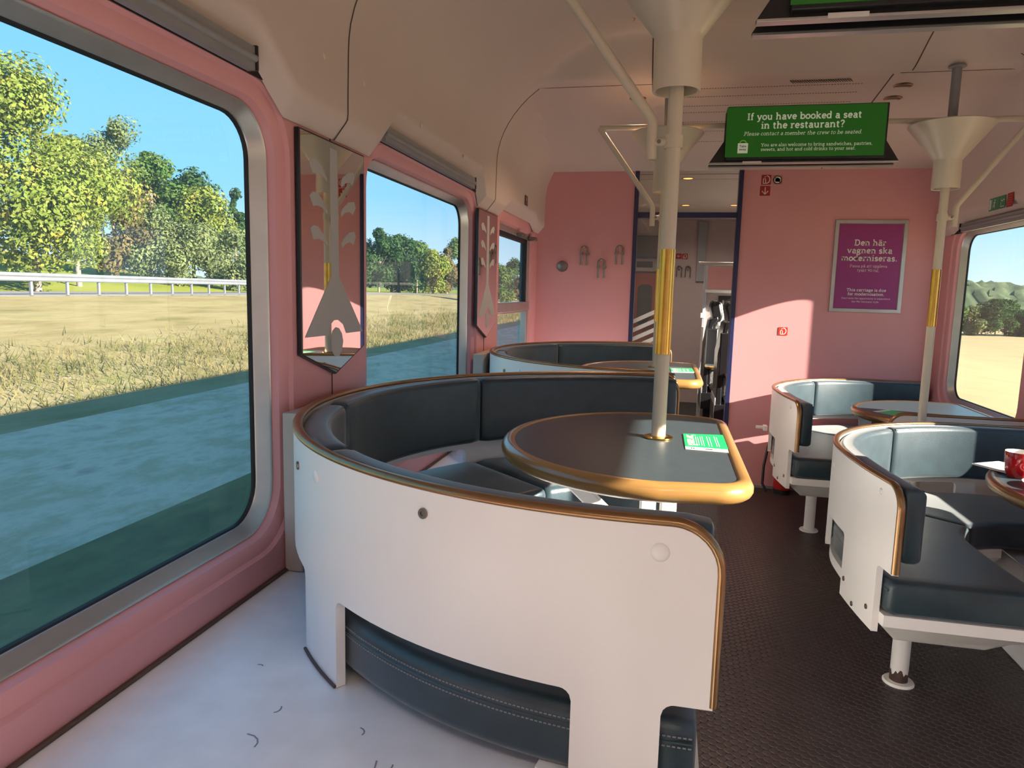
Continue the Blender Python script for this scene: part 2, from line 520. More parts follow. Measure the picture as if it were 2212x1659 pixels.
# seams between the ceiling panels: thin dark joints lying on the surface
def seam_path(y, x_to, left=True):
    P = []
    zb = lz(y) if left else rz(y)
    for x, z in [(XL + .006, zb), (-.879, zb + .044), (-.8735, zb + .053), (-.872, zb + .07)] + COVE:
        if z > zc(y): break
        if P and z <= P[-1][2] + .004 and z < 2.4: continue
        P.append(((x if left else 2 * XM - x) + (.0012 if left else -.0012), y, z - .0006))
    return P
def strip(path, wid=.0022, hgt=.0012):
    return tube(path, wid, 6, sq=(hgt, wid))
seams = [strip(seam_path(1.86, 0)), strip(seam_path(3.55, 0)), strip(seam_path(1.86, 0, False)), strip(seam_path(3.42, 0, False))]
zs = zc(3.55)
seams.append(strip([(-.665 + (.55 * i / 8), 3.55, zc(3.55) - .0005) for i in range(9)]))
seams.append(strip([(.93 + (.48 * i / 8), 3.52, zc(3.52) - .0005) for i in range(9)]))
LPX, RPX = -.125, .905
seams.append(strip([(LPX, y, zc(y) - .001) for y in [1.2 + .05 * i for i in range(41)] + [3.26 + .015 * i for i in range(20)] if y < 3.75 or True], .004))
seams[-1] = strip([(LPX, y, zc(y) - .001) for y in sorted([1.2 + .05 * i for i in range(50)] + [3.27 + .015 * i for i in range(18)])], .0035)
seams.append(strip([(1.03 - .06 * smooth((y - 3.2) / .3), y, zc(y) - .001) for y in sorted([1.2 + .05 * i for i in range(42)] + [3.27 + .015 * i for i in range(16)])], .003))
seams.append(strip([(RPX, y, zc(y) - .001) for y in [3.53 + .05 * i for i in range(30)]], .003))
structure(obj('trim_1', *join(*seams), GROOVE, None, 60), 'dark joints between ceiling panels')

# perforated air slots in the ceiling
slots = []
for y in (2.75, 2.95, 3.62, 3.72, 3.84, 3.93, 4.07, 4.22, 4.40):
    x = LPX + .06
    while x < RPX - .10:
        for k in (0, 1):
            slots.append(box(x, y + k * .010, zc(y) - .0012, x + .007, y + k * .010 + .0035, zc(y) + .002))
        x += .0125
for k in range(26):
    x = .50 + k * .010
    slots.append(xf(box(-.0015, -.03, -.001, .0015, .03, .002), Matrix.Translation((x, 3.585, zc(3.585) - .0006)) @ Matrix.Rotation(-.5, 4, 'Z')))
structure(obj('trim_2', *join(*slots), GROOVE, None, 0, fix=False), 'perforated air slots in the ceiling')

# dark blind slots above the windows with a grey roller blind rail in each
def blind(x, s, y0, y1, lab):
    q = 0 if s > 0 else -.06
    t = thing('roller_blind', lab, 'blind', (x + s * .02, (y0 + y1) / 2, 1.78), 'rolled-up blinds above the windows')
    obj('slot', *prism([(y0 - .06, 1.752 + q), (y1 + .06, 1.752 + q), (y1 + .03, 1.85 + q), (y0 - .03, 1.85 + q)], x + s * .003, x + s * .006, 'x'), DARKGAP, t, 0)
    obj('rail', *join(box(min(x + s * .010, x + s * .030), y0 - .02, 1.752 + q, max(x + s * .010, x + s * .030), y1 - .15, 1.800 + q),
                      cyl((x + s * .030, y0 - .02, 1.776 + q), (x + s * .030, y1 - .15, 1.776 + q), .008, 12)), GREY, t, 40)
    obj('end_cap', *box(min(x + s * .008, x + s * .038), y1 - .15, 1.752 + q, max(x + s * .008, x + s * .034), y1 - .143, 1.803 + q), BLACK, t, 0)
blind(XL, 1, LW[1][0], LW[1][1] + .02, 'dark blind slot above the large window nearest the camera')
blind(XL, 1, LW[2][0] + .04, LW[2][1] + .03, 'dark blind slot above the window between the two mirrors')
blind(XR, -1, RW[4][0], RW[4][1] + .01, 'dark blind slot above the window by the poster wall')
blind(XR, -1, RW[3][0], RW[3][1], 'dark blind slot above the window beside the red cup')

# vertical joint in the wall under each mirror
structure(obj('trim_3', *join(box(XL, 1.847, .58, XL + .002, 1.851, 1.70), box(XL, 3.551, .58, XL + .002, 3.555, 1.70)), GROOVE, None, 0), 'dark wall joints behind the mirrors')

# outer skin and roof of the carriage, seen only through its shadow on the ground
prof = [(-1.06, .60), (-1.06, -.95), (-.95, -.98), (1.69, -.98), (1.80, -.95), (1.80, .60)]
prof2 = [(1.80, 1.79), (1.74, 2.30), (1.46, 2.80), (.98, 3.06), (XM, 3.14), (-.24, 3.06), (-.72, 2.80), (-1.0, 2.30), (-1.06, 1.79)]
def open_sweep(p, y0, y1):
    n = len(p)
    return [(x, y0, z) for x, z in p] + [(x, y1, z) for x, z in p], [(i, i + 1, n + i + 1, n + i) for i in range(n - 1)]
structure(obj('roof', *join(open_sweep(prof, -30, 70), open_sweep(prof2, -30, 70)), GREY, None, 30), 'outer shell of the train')

# ---------------------------------------------------------------- ledges under the windows
def ledge(name, lab, x0, x1, z, joints):
    ya = -.50 if x0 < 0 else YB + .002
    o = obj(name, *box(x0, ya, 0, x1, YE - .01, z), LEDGE, None, 30, .006)
    tag(o, lab, 'ledge')
    for y in joints: obj('joint', *box(x0, y - .0015, z - .001, x1, y + .0015, z + .0006), GROOVE, o, 0)
    obj('wall_seal', *box(x0 if x0 < 0 else x1 - .010, ya + .01, z, x0 + .010 if x0 < 0 else x1, YE - .012, z + .008), GROOVE, o, 30, .003)
    return o
LZ, RZ = .577, .352
lw = ledge('window_ledge', 'white ledge at seat height along the wall below the left windows', XL + .001, -.16, LZ, [2.38, 4.12])
rw = ledge('window_ledge', 'white ledge along the wall below the window by the poster', 1.30, XR - .001, RZ, [2.4, 4.0])
# scuffs and scratches on the ledge
sc = []
for (x, y, l, a) in ((-.62, 1.02, .02, .4), (-.60, .93, .04, 1.4), (-.42, .90, .05, .2), (-.72, 1.15, .012, 2), (-.45, 1.0, .02, 1.1), (-.52, .86, .03, .9), (-.38, .93, .015, .2)):
    pts = [(x + l * t * math.cos(a + t), y + l * t * math.sin(a + t), LZ + .0004) for t in (0, .25, .5, .75, 1)]
    obj('scuff_mark', *tube(pts, .0012, 6, sq=(.0004, .0014)), GREY, lw, 0)


# ---------------------------------------------------------------- banquettes
DEG = PI / 180
class LeftPath:
    """horseshoe open to the aisle; u counts degrees from the near arm round by the wall to the far arm"""
    def __init__(self, cx, cy, R, x0, x1):
        self.cx, self.cy, self.R = cx, cy, R
        self.u0 = -(x0 - cx) / R / DEG; self.u1 = 180 + (x1 - cx) / R / DEG
    def at(self, u, inward=0.0):
        r = self.R - inward
        if u < 0: return (self.cx - u * DEG * self.R, self.cy - r)
        if u > 180: return (self.cx + (u - 180) * DEG * self.R, self.cy + r)
        a = (-90 - u) * DEG
        return (self.cx + r * math.cos(a), self.cy + r * math.sin(a))
class RightPath:
    """arm along the aisle, quarter turn, then straight to the window wall"""
    R, u0, u1 = .72, -41.5, 113.5
    def __init__(self, cy): self.cx, self.cy = 1.33, cy
    def at(self, u, inward=0.0):
        r = self.R - inward
        if u < 0: return (self.cx - r + .050 * (u / 41.5) ** 2, self.cy + u * DEG * self.R)
        if u > 90: return (self.cx + (u - 90) * DEG * self.R, self.cy + r)
        a = (180 - u) * DEG
        return (self.cx + r * math.cos(a), self.cy + r * math.sin(a))

def span(a, b, step=2.5):
    n = max(2, int(math.ceil((b - a) / step)))
    return [a + (b - a) * i / n for i in range(n + 1)]

def sweep_closed(path, us, prof, puff=0.0):
    """closed profile [(inward, z)] carried along the path, capped; puff rounds the two ends off"""
    n = len(prof); V, F = [], []
    ci = sum(p[0] for p in prof) / n; cz = sum(p[1] for p in prof) / n
    st = [(u, 1.0) for u in us]
    if puff:
        du = puff / (path.R * DEG)
        st = [(us[0], .80), (us[0] + du * .3, .93)] + [(u, 1.0) for u in us if us[0] + du <= u <= us[-1] - du] + [(us[-1] - du * .3, .93), (us[-1], .80)]
        w = max(p[0] for p in prof) - min(p[0] for p in prof); h = max(p[1] for p in prof) - min(p[1] for p in prof)
    for u, k in st:
        for i, z in prof:
            if k < 1:
                d = (1 - k) * puff * 4
                i2 = ci + (i - ci) * max(0, 1 - 2 * d / w); z2 = cz + (z - cz) * max(0, 1 - 2 * d / h)
            else: i2, z2 = i, z
            x, y = path.at(u, i2); V.append((x, y, z2))
    for a in range(len(st) - 1):
        for k in range(n):
            l = (k + 1) % n
            F.append((a * n + k, a * n + l, (a + 1) * n + l, (a + 1) * n + k))
    F += [tuple(range(n))[::-1], tuple(range((len(st) - 1) * n, len(st) * n))]
    return V, F

def banquette(path, dz, label, legs, backs, seats, side, group='curved banquettes in the dining area', name='banquette'):
    if side == 'L':
        backs = [path.u0 + .5] + backs[1:-1] + [path.u1 - .45]; seats = [path.u0 + .9] + seats[1:-1] + [path.u1 - .8]
    t = thing(name, label, 'bench', (path.cx, path.cy, 0), group)
    zt, zb, rc = 1.0 + dz, .745 + dz, .065
    legs = [(a_, b_, z_ + dz) for a_, b_, z_ in legs]
    k = 1 / (path.R * DEG)                # degrees per metre
    def top(u):
        d = min(u - path.u0, path.u1 - u) / k
        if side == 'R' and path.u1 - u < u - path.u0: return zt
        return zt if d >= rc else zt - rc + math.sqrt(max(0, rc * rc - (rc - d) ** 2))
    fil = .018
    def bot(u, leg=None):
        if leg is not None: return leg[2]
        d = min([abs(u - e) for l in legs for e in l[:2]] + [99]) / k
        return zb if d >= fil else zb - (fil - math.sqrt(max(0, fil * fil - (fil - d) ** 2)))
    cols = []
    marks = sorted(set([path.u0 + rc * k * (1 - math.cos(i * PI / 16)) for i in range(9)] + [path.u1 - rc * k * (1 - math.cos(i * PI / 16)) for i in range(9)] +
                       span(path.u0, path.u1, 2.5) + [e + s_ * fil * k * f for l in legs for e in l[:2] for s_ in (-1, 1) for f in (.0, .15, .4, .7, 1)]))
    for u in marks:
        if u < path.u0 - 1e-6 or u > path.u1 + 1e-6: continue
        inside = [l for l in legs if l[0] + 1e-6 < u < l[1] - 1e-6]
        edge = [l for l in legs if abs(u - l[0]) < 1e-6 or abs(u - l[1]) < 1e-6]
        if inside: cols.append((u, inside[0][2], top(u)))
        elif edge:
            l = edge[0]
            pair = [(u, bot(u), top(u)), (u, l[2], top(u))]
            cols += pair if abs(u - l[0]) < 1e-6 else pair[::-1]
        else: cols.append((u, bot(u), top(u)))
    V, F = [], []
    for u, b, tp in cols:
        for inw in (0.0, .018):
            x, y = path.at(u, inw)
            V += [(x, y, b), (x, y, min(zb + .02, tp)) if b < zb else (x, y, b + .02), (x, y, tp)]
    for i in range(len(cols) - 1):
        a, b = i * 6, (i + 1) * 6
        F += [(a, b, b + 1, a + 1), (a + 1, b + 1, b + 2, a + 2), (a + 3, a + 4, b + 4, b + 3), (a + 4, a + 5, b + 5, b + 4), (a, a + 3, b + 3, b), (a + 2, b + 2, b + 5, a + 5)]
    n = (len(cols) - 1) * 6
    F += [(0, 1, 4, 3), (1, 2, 5, 4), (n, n + 3, n + 4, n + 1), (n + 1, n + 4, n + 5, n + 2)]
    panel = obj('back_panel', V, F, WHITE, t, 40)
    # bronze edging over the top and down the free ends
    P = []
    e0 = [path.u0] if True else []
    for z in (zb + .004, zb + .06, zb + .12, zt - rc): P.append((path.u0, z))
    P += [(u, top(u)) for u in marks if path.u0 < u < path.u1]
    if side == 'L': P += [(path.u1, z) for z in (zt - rc, zb + .12, zb + .06, zb + .004)]
    V, F = [], []
    m = 10
    for i, (u, z) in enumerate(P):
        ua, za = P[max(0, i - 1)]; ub, zb_ = P[min(len(P) - 1, i + 1)]
        xa, ya = path.at(ua); xb, yb = path.at(ub)
        tx = math.hypot(xb - xa, yb - ya); tz = zb_ - za
        L = math.hypot(tx, tz) + 1e-9
        nu, nz = -tz / L, tx / L
        for q in range(m):
            an = 2 * PI * q / m
            inw = .0085 + .0115 * math.cos(an); off = .007 * math.sin(an)
            x, y = path.at(u + nu * off * k, inw)
            V.append((x, y, z + nz * off))
    for i in range(len(P) - 1):
        for q in range(m):
            l = (q + 1) % m
            F.append((i * m + q, i * m + l, (i + 1) * m + l, (i + 1) * m + q))
    F += [tuple(range(m))[::-1], tuple(range((len(P) - 1) * m, len(P) * m))]
    obj('edge_trim', V, F, BRONZE, t, 60)
    # back cushions
    for ua, ub in zip(backs, backs[1:]):
        us = span(ua + .12, ub - .12, 2.5)
        pr = rrect(.062, .222, .020, 5, .0505, .886 + dz)
        o = obj('back_cushion', *sweep_closed(path, us, pr, .014), LEATHER, t, 60)
        pp = [(*path.at(u, .0735), .990 + dz) for u in span(ua + 1.2, ub - 1.2, 2.5)]
        obj('piping', *tube(pp, .0028, 8), LEATHER, o, 60)
    # seat cushions
    for ua, ub in zip(seats, seats[1:]):
        us = span(ua + .15, ub - .15, 2.5)
        pr = rrect(.425, .105, .022, 5, .237, .6525 + dz)
        o = obj('seat_cushion', *sweep_closed(path, us, pr, .016), LEATHER, t, 60)
        if side == 'L' and path.cy < 2.5:
            dash = []
            for z in (.669, .684):
                u = ua + .6
                while u < min(ub - .6, 62):
                    p0 = Vector((*path.at(u, .0242), z + dz)); p1 = Vector((*path.at(u + .30, .0242), z + dz))
                    dash.append(cyl(p0, p1, .0011, 5)); u += .48
            if dash: obj('stitching', *join(*dash), GREY, o, 0, fix=False)
        cord = [(*path.at(u, .0245), .676 + dz) for u in span(ua + .5, ub - .5, 2.5)]
        obj('seam_welt', *tube(cord, .0022, 6), LEATHER, o, 60)
    # white seat base on posts
    bases = [(path.u0 + .4, 9.5), (170.5, path.u1 - .4)] if side == 'L' else [(seats[0] + .1, 79.0)]
    for ua, ub in bases:
        prb = [(.018, .600 + dz), (.440, .600 + dz), (.440, .565 + dz), (.345, .487 + dz), (.095, .487 + dz), (.018, .565 + dz)]
        vb, fb = sweep_closed(path, span(ua, ub, 2.5), prb)
        if side == 'R':          # the near end is bevelled underneath like the sides
            du = .085 / (path.R * DEG)
            us_ = span(ua, ub, 2.5); m_ = len(prb)
            for q, u in enumerate(us_):
                lim = .565 - .078 * min(1, (u - ua) / du)
                for w_ in range(m_):
                    x_, y_, z_ = vb[q * m_ + w_]
                    vb[q * m_ + w_] = (x_, y_, max(z_, lim + dz))
        obj('seat_base', vb, fb, WHITE, t, 30)
    if side == 'R':
        for (px, py, rust) in ((.835, path.cy - .125, True), (1.205, path.cy + .40, False)):
            p = obj('post', *cyl((px, py, .008), (px, py, .27), .0285, 24), WHITE, t, 40)
            obj('flange', *lathe([(0, .009), (.046, .009), (.050, .004), (.050, .0), (0, 0)], (px, py, 0), 24), WHITE, p, 40)
            if rust and path.cy < 3:
                ch = []
                n = 28
                for i in range(n):
                    a = 2 * PI * i / n; ch.append((px + .0289 * math.cos(a), py + .0289 * math.sin(a), .010)); 
                for i in range(n):
                    a = 2 * PI * i / n; ch.append((px + .0289 * math.cos(a), py + .0289 * math.sin(a), .045 + .016 * math.sin(3 * a) * math.sin(7 * a + 1)))
                obj('bare_patch', ch, [(i, (i + 1) % n, n + (i + 1) % n, n + i) for i in range(n)], BROWNRUST, p, 60)
    else:
        for py in (path.cy - .62, path.cy + .62):
            p = obj('post', *cyl((-.075, py, .008), (-.075, py, .50 + dz), .0285, 24), WHITE, t, 40)
            obj('flange', *lathe([(0, .009), (.046, .009), (.050, .004), (.050, .0), (0, 0)], (-.075, py, 0), 24), WHITE, p, 40)
        obj('wall_spacer', *box(XL + .002, path.cy - .225, LZ + .001, -.868, path.cy + .225, .985), mat('beige_filler', (.50, .42, .36), .4), t, 30, .004)
        for l in legs:
            if l[2] > LZ: obj('foot_seal', *strip([(*path.at(u, -.003), LZ + .004) for u in span(l[0], l[1], 2)], .003, .003), GROOVE, t, 60)
    # fixings
    def cap(u, z, r, m_, dome, nm):
        x, y = path.at(u); x2, y2 = path.at(u, -.01)
        d = Vector((x2 - x, y2 - y, 0)).normalized()
        pr = [(0, dome), (r * .6, dome * .85), (r * .9, dome * .45), (r, 0), (r, -.004)] if dome else [(0, .0015), (r * .35, .0015), (r * .42, .0035), (r * .95, .0035), (r, .002), (r, -.004)]
        vf = xf(lathe(pr, (0, 0, 0), 20), Matrix.Translation((x, y, z + dz)) @ d.to_track_quat('Z', 'Y').to_matrix().to_4x4())
        obj(nm, *vf, m_, panel, 40)
    if side == 'L':
        for u, z, r, m_, dm, nm in ((22.3, .960, .0085, STEEL, 0, 'bolt'), (-1.6, .959, .013, WHITE, .004, 'screw_cap'), (52.5, .941, .0085, STEEL, 0, 'bolt'), (43.4, .952, .0125, WHITE, .004, 'screw_cap')):
            cap(u, z, r, m_, dm, nm)
    else:
        for u, z, r, m_, dm, nm in ((-33, .962, .010, WHITE, .003, 'screw_cap'), (3.5, .930, .010, WHITE, .003, 'screw_cap'), (-15.5, .600, .008, STEEL, 0, 'bolt'), (-31.0, .592, .008, STEEL, 0, 'bolt'), (-22.5, .552, .008, STEEL, 0, 'bolt')):
            cap(u, z, r, m_, dm, nm)
    return t

LEGS_L = [(-2.4, 5.8, .53), (37.9, 48.8, LZ + .001), (130.4, 141.2, LZ + .001), (173.0, 181.2, .53)]
BK_L, ST_L = [-5.2, 45, 82, 132, 183.0], [-5.6, 47, 132, 183.2]
b1 = banquette(LeftPath(-.018, 1.80, .868, .086, .052), 0.0, 'large curved bench closest to the camera, its white back panel filling the lower middle', LEGS_L, BK_L, ST_L, 'L')
b2 = banquette(LeftPath(-.065, 3.57, .80, .05, .03), 0.0, 'curved black and white bench behind the first one, below the coat hooks', LEGS_L, BK_L, ST_L, 'L')
LEGS_R = [(-34.5, -13.0, .535), (9, 20, .612), (84, 90, .58)]
BK_R, ST_R = [-40.8, 52, 113.2], [-37, 41, 113.0]
b3 = banquette(RightPath(2.65), -.225, 'curved bench across the aisle with the red cup on its table', LEGS_R, BK_R, ST_R, 'R')
b4 = banquette(RightPath(4.265), -.225, 'curved bench against the end wall under the magenta poster', LEGS_R, BK_R, ST_R, 'R')

def block(p, name, parts, m, bev=.002):
    return obj(name, *join(*parts), m, p, 30, bev)
block(b4, 'lever', [box(.548, 4.405, .515, .592, 4.425, .530), box(.59, 4.39, .505, .612, 4.44, .535)], WHITE)

# short straight bench back-to-back with the third banquette
t = thing('banquette', 'low straight bench back with bronze top just behind the pole foot', 'bench', (1.33, 3.56, 0))
poly = [(1.02, .354), (1.64, .354), (1.64, .775)] + [(1.09 - .07 * math.sin(i * PI / 16), .705 + .07 * math.cos(i * PI / 16)) for i in range(9)]
obj('back_panel', *prism(poly, 3.53, 3.55, 'y'), WHITE, t, 40)
path3 = [(1.64, 3.54, .778)] + [(1.09 - .07 * math.sin(i * PI / 16), 3.54, .706 + .072 * math.cos(i * PI / 16)) for i in range(9)] + [(1.019, 3.54, .6), (1.019, 3.54, .52)]
obj('edge_trim', *tube(path3, .012, 10, sq=(.008, .014)), BRONZE, t, 60)
obj('back_cushion', *prism(rrect(.55, .20, .03, 4, 1.36, .665), 3.552, 3.61, 'y'), LEATHER, t, 40, .012)


# ---------------------------------------------------------------- slab-serif lettering
def arc(cx, cy, rx, ry, a0, a1, n=9):
    return [(cx + rx * math.cos(math.radians(a0 + (a1 - a0) * i / n)), cy + ry * math.sin(math.radians(a0 + (a1 - a0) * i / n))) for i in range(n + 1)]
XH, CAP, ASC, DSC = .48, .68, .72, -.20
def bowl(cx, w=.19): return arc(cx, XH / 2, w, XH / 2 - .035, 0, 360, 18)
def G(wd, strokes, serifs): return wd, strokes, serifs
def nstem(x): return [(x, 0), (x, XH - .03)]
def arch(x0, x1): return [(x0, .28)] + arc((x0 + x1) / 2, .29, (x1 - x0) / 2, .155, 170, 0) + [(x1, 0)]
GL = {
 'a': G(.50, [[(.10, .37)] + arc(.235, .33, .135, .115, 140, 0) + [(.37, .06), (.42, .02), (.47, .02)], arc(.225, .14, .135, .115, 60, 300, 10) + [(.36, .12)], [(.36, .27), (.24, .255)]], []),
 'b': G(.54, [[(.12, 0), (.12, ASC - .03)], bowl(.30, .175)], [(.075, ASC - .03, .07)]),
 'c': G(.47, [arc(.26, .24, .18, .205, 45, 320, 14)], []),
 'd': G(.55, [[(.40, ASC - .03), (.40, .03), (.47, .03)], bowl(.225, .175)], [(.355, ASC - .03, .07)]),
 'e': G(.48, [[(.07, .25), (.41, .25)] + arc(.24, .24, .17, .205, 10, 320, 16)], []),
 'f': G(.36, [[(.14, .03), (.14, .52)] + arc(.25, .56, .11, .12, 180, 55, 6), [(.04, XH - .035), (.28, XH - .035)]], [(.14, .03, .11)]),
 'g': G(.50, [arc(.22, .315, .14, .13, 0, 360, 14), [(.33, .41), (.45, .45)], [(.12, .22), (.10, .13), (.16, .09), (.33, .08), (.41, .02), (.38, -.10), (.22, -.165), (.08, -.10), (.08, -.02), (.14, .06)]], []),
 'h': G(.58, [[(.12, .03), (.12, ASC - .03)], arch(.12, .43)], [(.075, ASC - .03, .07), (.12, .03, .10), (.44, .03, .10)]),
 'i': G(.28, [[(.14, .03), (.14, XH - .03)], [(.14, .60), (.14, .69)]], [(.09, XH - .03, .08), (.14, .03, .11)]),
 'k': G(.56, [[(.12, .03), (.12, ASC - .03)], [(.12, .18), (.40, .45)], [(.23, .27), (.44, .03)]], [(.075, ASC - .03, .07), (.12, .03, .10), (.44, .03, .09), (.40, .45, .09)]),
 'l': G(.28, [[(.14, .03), (.14, ASC - .03)]], [(.09, ASC - .03, .08), (.14, .03, .11)]),
 'm': G(.86, [nstem(.12), arch(.12, .42), arch(.42, .72)], [(.075, XH - .03, .07), (.12, .03, .10), (.42, .03, .09), (.73, .03, .10)]),
 'n': G(.58, [nstem(.12), arch(.12, .43)], [(.075, XH - .03, .07), (.12, .03, .10), (.44, .03, .10)]),
 'o': G(.50, [bowl(.25)], []),
 'p': G(.54, [[(.12, DSC + .03), (.12, XH - .03)], bowl(.30, .175)], [(.075, XH - .03, .07), (.12, DSC + .03, .10)]),
 'r': G(.42, [[(.13, .03), (.13, XH - .03)], [(.13, .28)] + arc(.29, .30, .15, .14, 165, 55, 6)], [(.08, XH - .03, .07), (.13, .03, .11)]),
 's': G(.43, [[(.34, .36)] + arc(.215, .345, .12, .10, 50, 270, 9) + arc(.215, .135, .13, .105, 90, -130, 9) + [(.08, .12)]], []),
 't': G(.37, [[(.15, .60), (.15, .12)] + arc(.24, .12, .09, .09, 180, 300, 6), [(.04, XH - .035), (.30, XH - .035)]], []),
 'u': G(.58, [[(.12, XH - .03), (.12, .19)] + arc(.26, .19, .14, .155, 180, 340, 8), [(.42, XH - .03), (.42, .03), (.49, .03)]], [(.085, XH - .03, .08), (.385, XH - .03, .08)]),
 'v': G(.52, [[(.08, .45), (.255, .02)], [(.43, .45), (.255, .02)]], [(.09, XH - .03, .09), (.42, XH - .03, .09)]),
 'w': G(.76, [[(.08, .45), (.23, .02)], [(.23, .02), (.37, .44)], [(.37, .44), (.52, .02)], [(.52, .02), (.67, .45)]], [(.09, XH - .03, .09), (.66, XH - .03, .09)]),
 'x': G(.52, [[(.10, .44), (.42, .03)], [(.42, .44), (.10, .03)]], [(.10, XH - .03, .09), (.42, XH - .03, .09), (.10, .03, .09), (.42, .03, .09)]),
 'y': G(.52, [[(.08, .45), (.26, .02)], [(.44, .45), (.22, -.12), (.14, -.165), (.07, -.15)]], [(.09, XH - .03, .09), (.43, XH - .03, .09)]),
 'D': G(.70, [[(.15, .03), (.15, CAP - .03)], [(.15, CAP - .03), (.30, CAP - .03)] + arc(.33, .34, .25, .31, 85, -85, 12) + [(.15, .03)]], [(.11, CAP - .03, .10), (.11, .03, .10)]),
 'G': G(.68, [arc(.34, .34, .27, .31, 50, 330, 14) + [(.58, .28)]], [(.52, .29, .12)]),
 'I': G(.36, [[(.18, .03), (.18, CAP - .03)]], [(.18, CAP - .03, .13), (.18, .03, .13)]),
 'P': G(.60, [[(.15, .03), (.15, CAP - .03)], [(.15, CAP - .03), (.32, CAP - .03)] + arc(.33, .49, .17, .16, 85, -85, 9) + [(.15, .33)]], [(.11, CAP - .03, .10), (.15, .03, .13)]),
 'R': G(.66, [[(.15, .03), (.15, CAP - .03)], [(.15, CAP - .03), (.32, CAP - .03)] + arc(.33, .50, .16, .15, 85, -85, 9) + [(.15, .35)], [(.34, .35), (.53, .03)]], [(.11, CAP - .03, .10), (.15, .03, .12), (.55, .03, .09)]),
 'T': G(.64, [[(.32, .03), (.32, CAP - .03)], [(.06, CAP - .03), (.58, CAP - .03)], [(.08, CAP - .03), (.08, .53)], [(.56, CAP - .03), (.56, .53)]], [(.32, .03, .13)]),
 'Y': G(.64, [[(.08, CAP - .03), (.32, .32)], [(.56, CAP - .03), (.32, .32)], [(.32, .32), (.32, .03)]], [(.09, CAP - .03, .10), (.55, CAP - .03, .10), (.32, .03, .13)]),
 '9': G(.52, [arc(.25, .46, .16, .17, 0, 360, 14), [(.41, .46)] + arc(.22, .40, .19, .37, 0, -75, 7)], []),
 '0': G(.52, [arc(.26, .34, .18, .31, 0, 360, 18)], []),
 '-': G(.34, [[(.06, .24), (.28, .24)]], []),
 '.': G(.24, [[(.12, .0), (.12, .10)]], []),
 ',': G(.24, [[(.13, .09), (.13, .0), (.08, -.09)]], []),
 "'": G(.20, [[(.10, .70), (.10, .54)]], []),
 '?': G(.46, [[(.08, .53)] + arc(.22, .52, .14, .14, 160, -40, 9) + [(.22, .30), (.22, .19)], [(.22, .0), (.22, .10)]], []),
 ' ': G(.26, [], []),
}
GL['\u00e4'] = G(GL['a'][0], GL['a'][1] + [[(.14, .58), (.14, .67)], [(.32, .58), (.32, .67)]], [])
GL['\u00e5'] = G(GL['a'][0], GL['a'][1] + [arc(.235, .62, .06, .06, 0, 360, 10)], [])

def ribbon(pts, w):
    V, F = [], []
    n = len(pts)
    for i, (x, y) in enumerate(pts):
        xa, ya = pts[max(0, i - 1)]; xb, yb = pts[min(n - 1, i + 1)]
        if i == 0 and n > 3 and abs(pts[0][0] - pts[-1][0]) + abs(pts[0][1] - pts[-1][1]) < 1e-6: xa, ya = pts[-2]
        if i == n - 1 and n > 3 and abs(pts[0][0] - pts[-1][0]) + abs(pts[0][1] - pts[-1][1]) < 1e-6: xb, yb = pts[1]
        dx, dy = xb - xa, yb - ya
        L = math.hypot(dx, dy) + 1e-9
        nx, ny = -dy / L * w / 2, dx / L * w / 2
        V += [(x + nx, y + ny, 0), (x - nx, y - ny, 0)]
    F = [(2 * i, 2 * i + 1, 2 * i + 3, 2 * i + 2) for i in range(n - 1)]
    return V, F

def lettering(name, s, mtx, width, m, parent, weight=.11, slant=0.0, height=None):
    """one line of slab-serif text centred on the local origin, scaled to the given width; mtx places the local xy plane"""
    parts, x = [], 0.0
    for ch in s:
        wd, st, se = GL.get(ch, GL[' '])
        for q in st: parts.append(ribbon([(x + p[0], p[1]) for p in q], weight))
        for sx, sy, hw in se: parts.append(ribbon([(x + sx - hw, sy), (x + sx + hw, sy)], .062 + weight * .12))
        x += wd + weight * .35 - .035
    V, F = join(*parts)
    k = width / x; ky = k if height is None else height / CAP
    V = [((v[0] - x / 2 + slant * v[1]) * k, (v[1] - .30) * ky, 0) for v in V]
    return obj(name, *xf((V, F), mtx), m, parent, 0, fix=False)

# placement of a flat face that looks towards -y (room side of the end wall)
def face_y(x, y, z, tilt=0.0):
    return Matrix.Translation((x, y, z)) @ Matrix.Rotation(PI / 2 + tilt, 4, 'X')
def flat(poly, mtx):
    return xf(([(p[0], p[1], 0) for p in poly], [tuple(range(len(poly)))]), mtx)
def rect(w, h, cx=0, cy=0): return [(cx - w / 2, cy - h / 2), (cx + w / 2, cy - h / 2), (cx + w / 2, cy + h / 2), (cx - w / 2, cy + h / 2)]

# ---------------------------------------------------------------- tables
def outline(cx, cy, rx, ry, xf_, rc, flip=1, inset=0.0):
    """half-oval table: round towards -x*flip, straight at x = cx + flip*xf_"""
    rx, ry, xf_, rc = rx - inset, ry - inset, xf_ - inset, rc - inset * .6
    P = []
    for i in range(37):
        a = math.radians(90 + 180 * i / 36)
        P.append((rx * math.cos(a), ry * math.sin(a)))
    tp = ry * .955                       # the long edges close in slightly towards the straight end
    P += [(xf_ - rc + rc * math.sin(a), -tp + rc - rc * math.cos(a)) for a in [PI / 2 * i / 8 for i in range(9)]]
    P += [(xf_ - rc + rc * math.cos(a), tp - rc + rc * math.sin(a)) for a in [PI / 2 * i / 8 for i in range(9)]]
    return [(cx + flip * x, cy + y) for x, y in P]

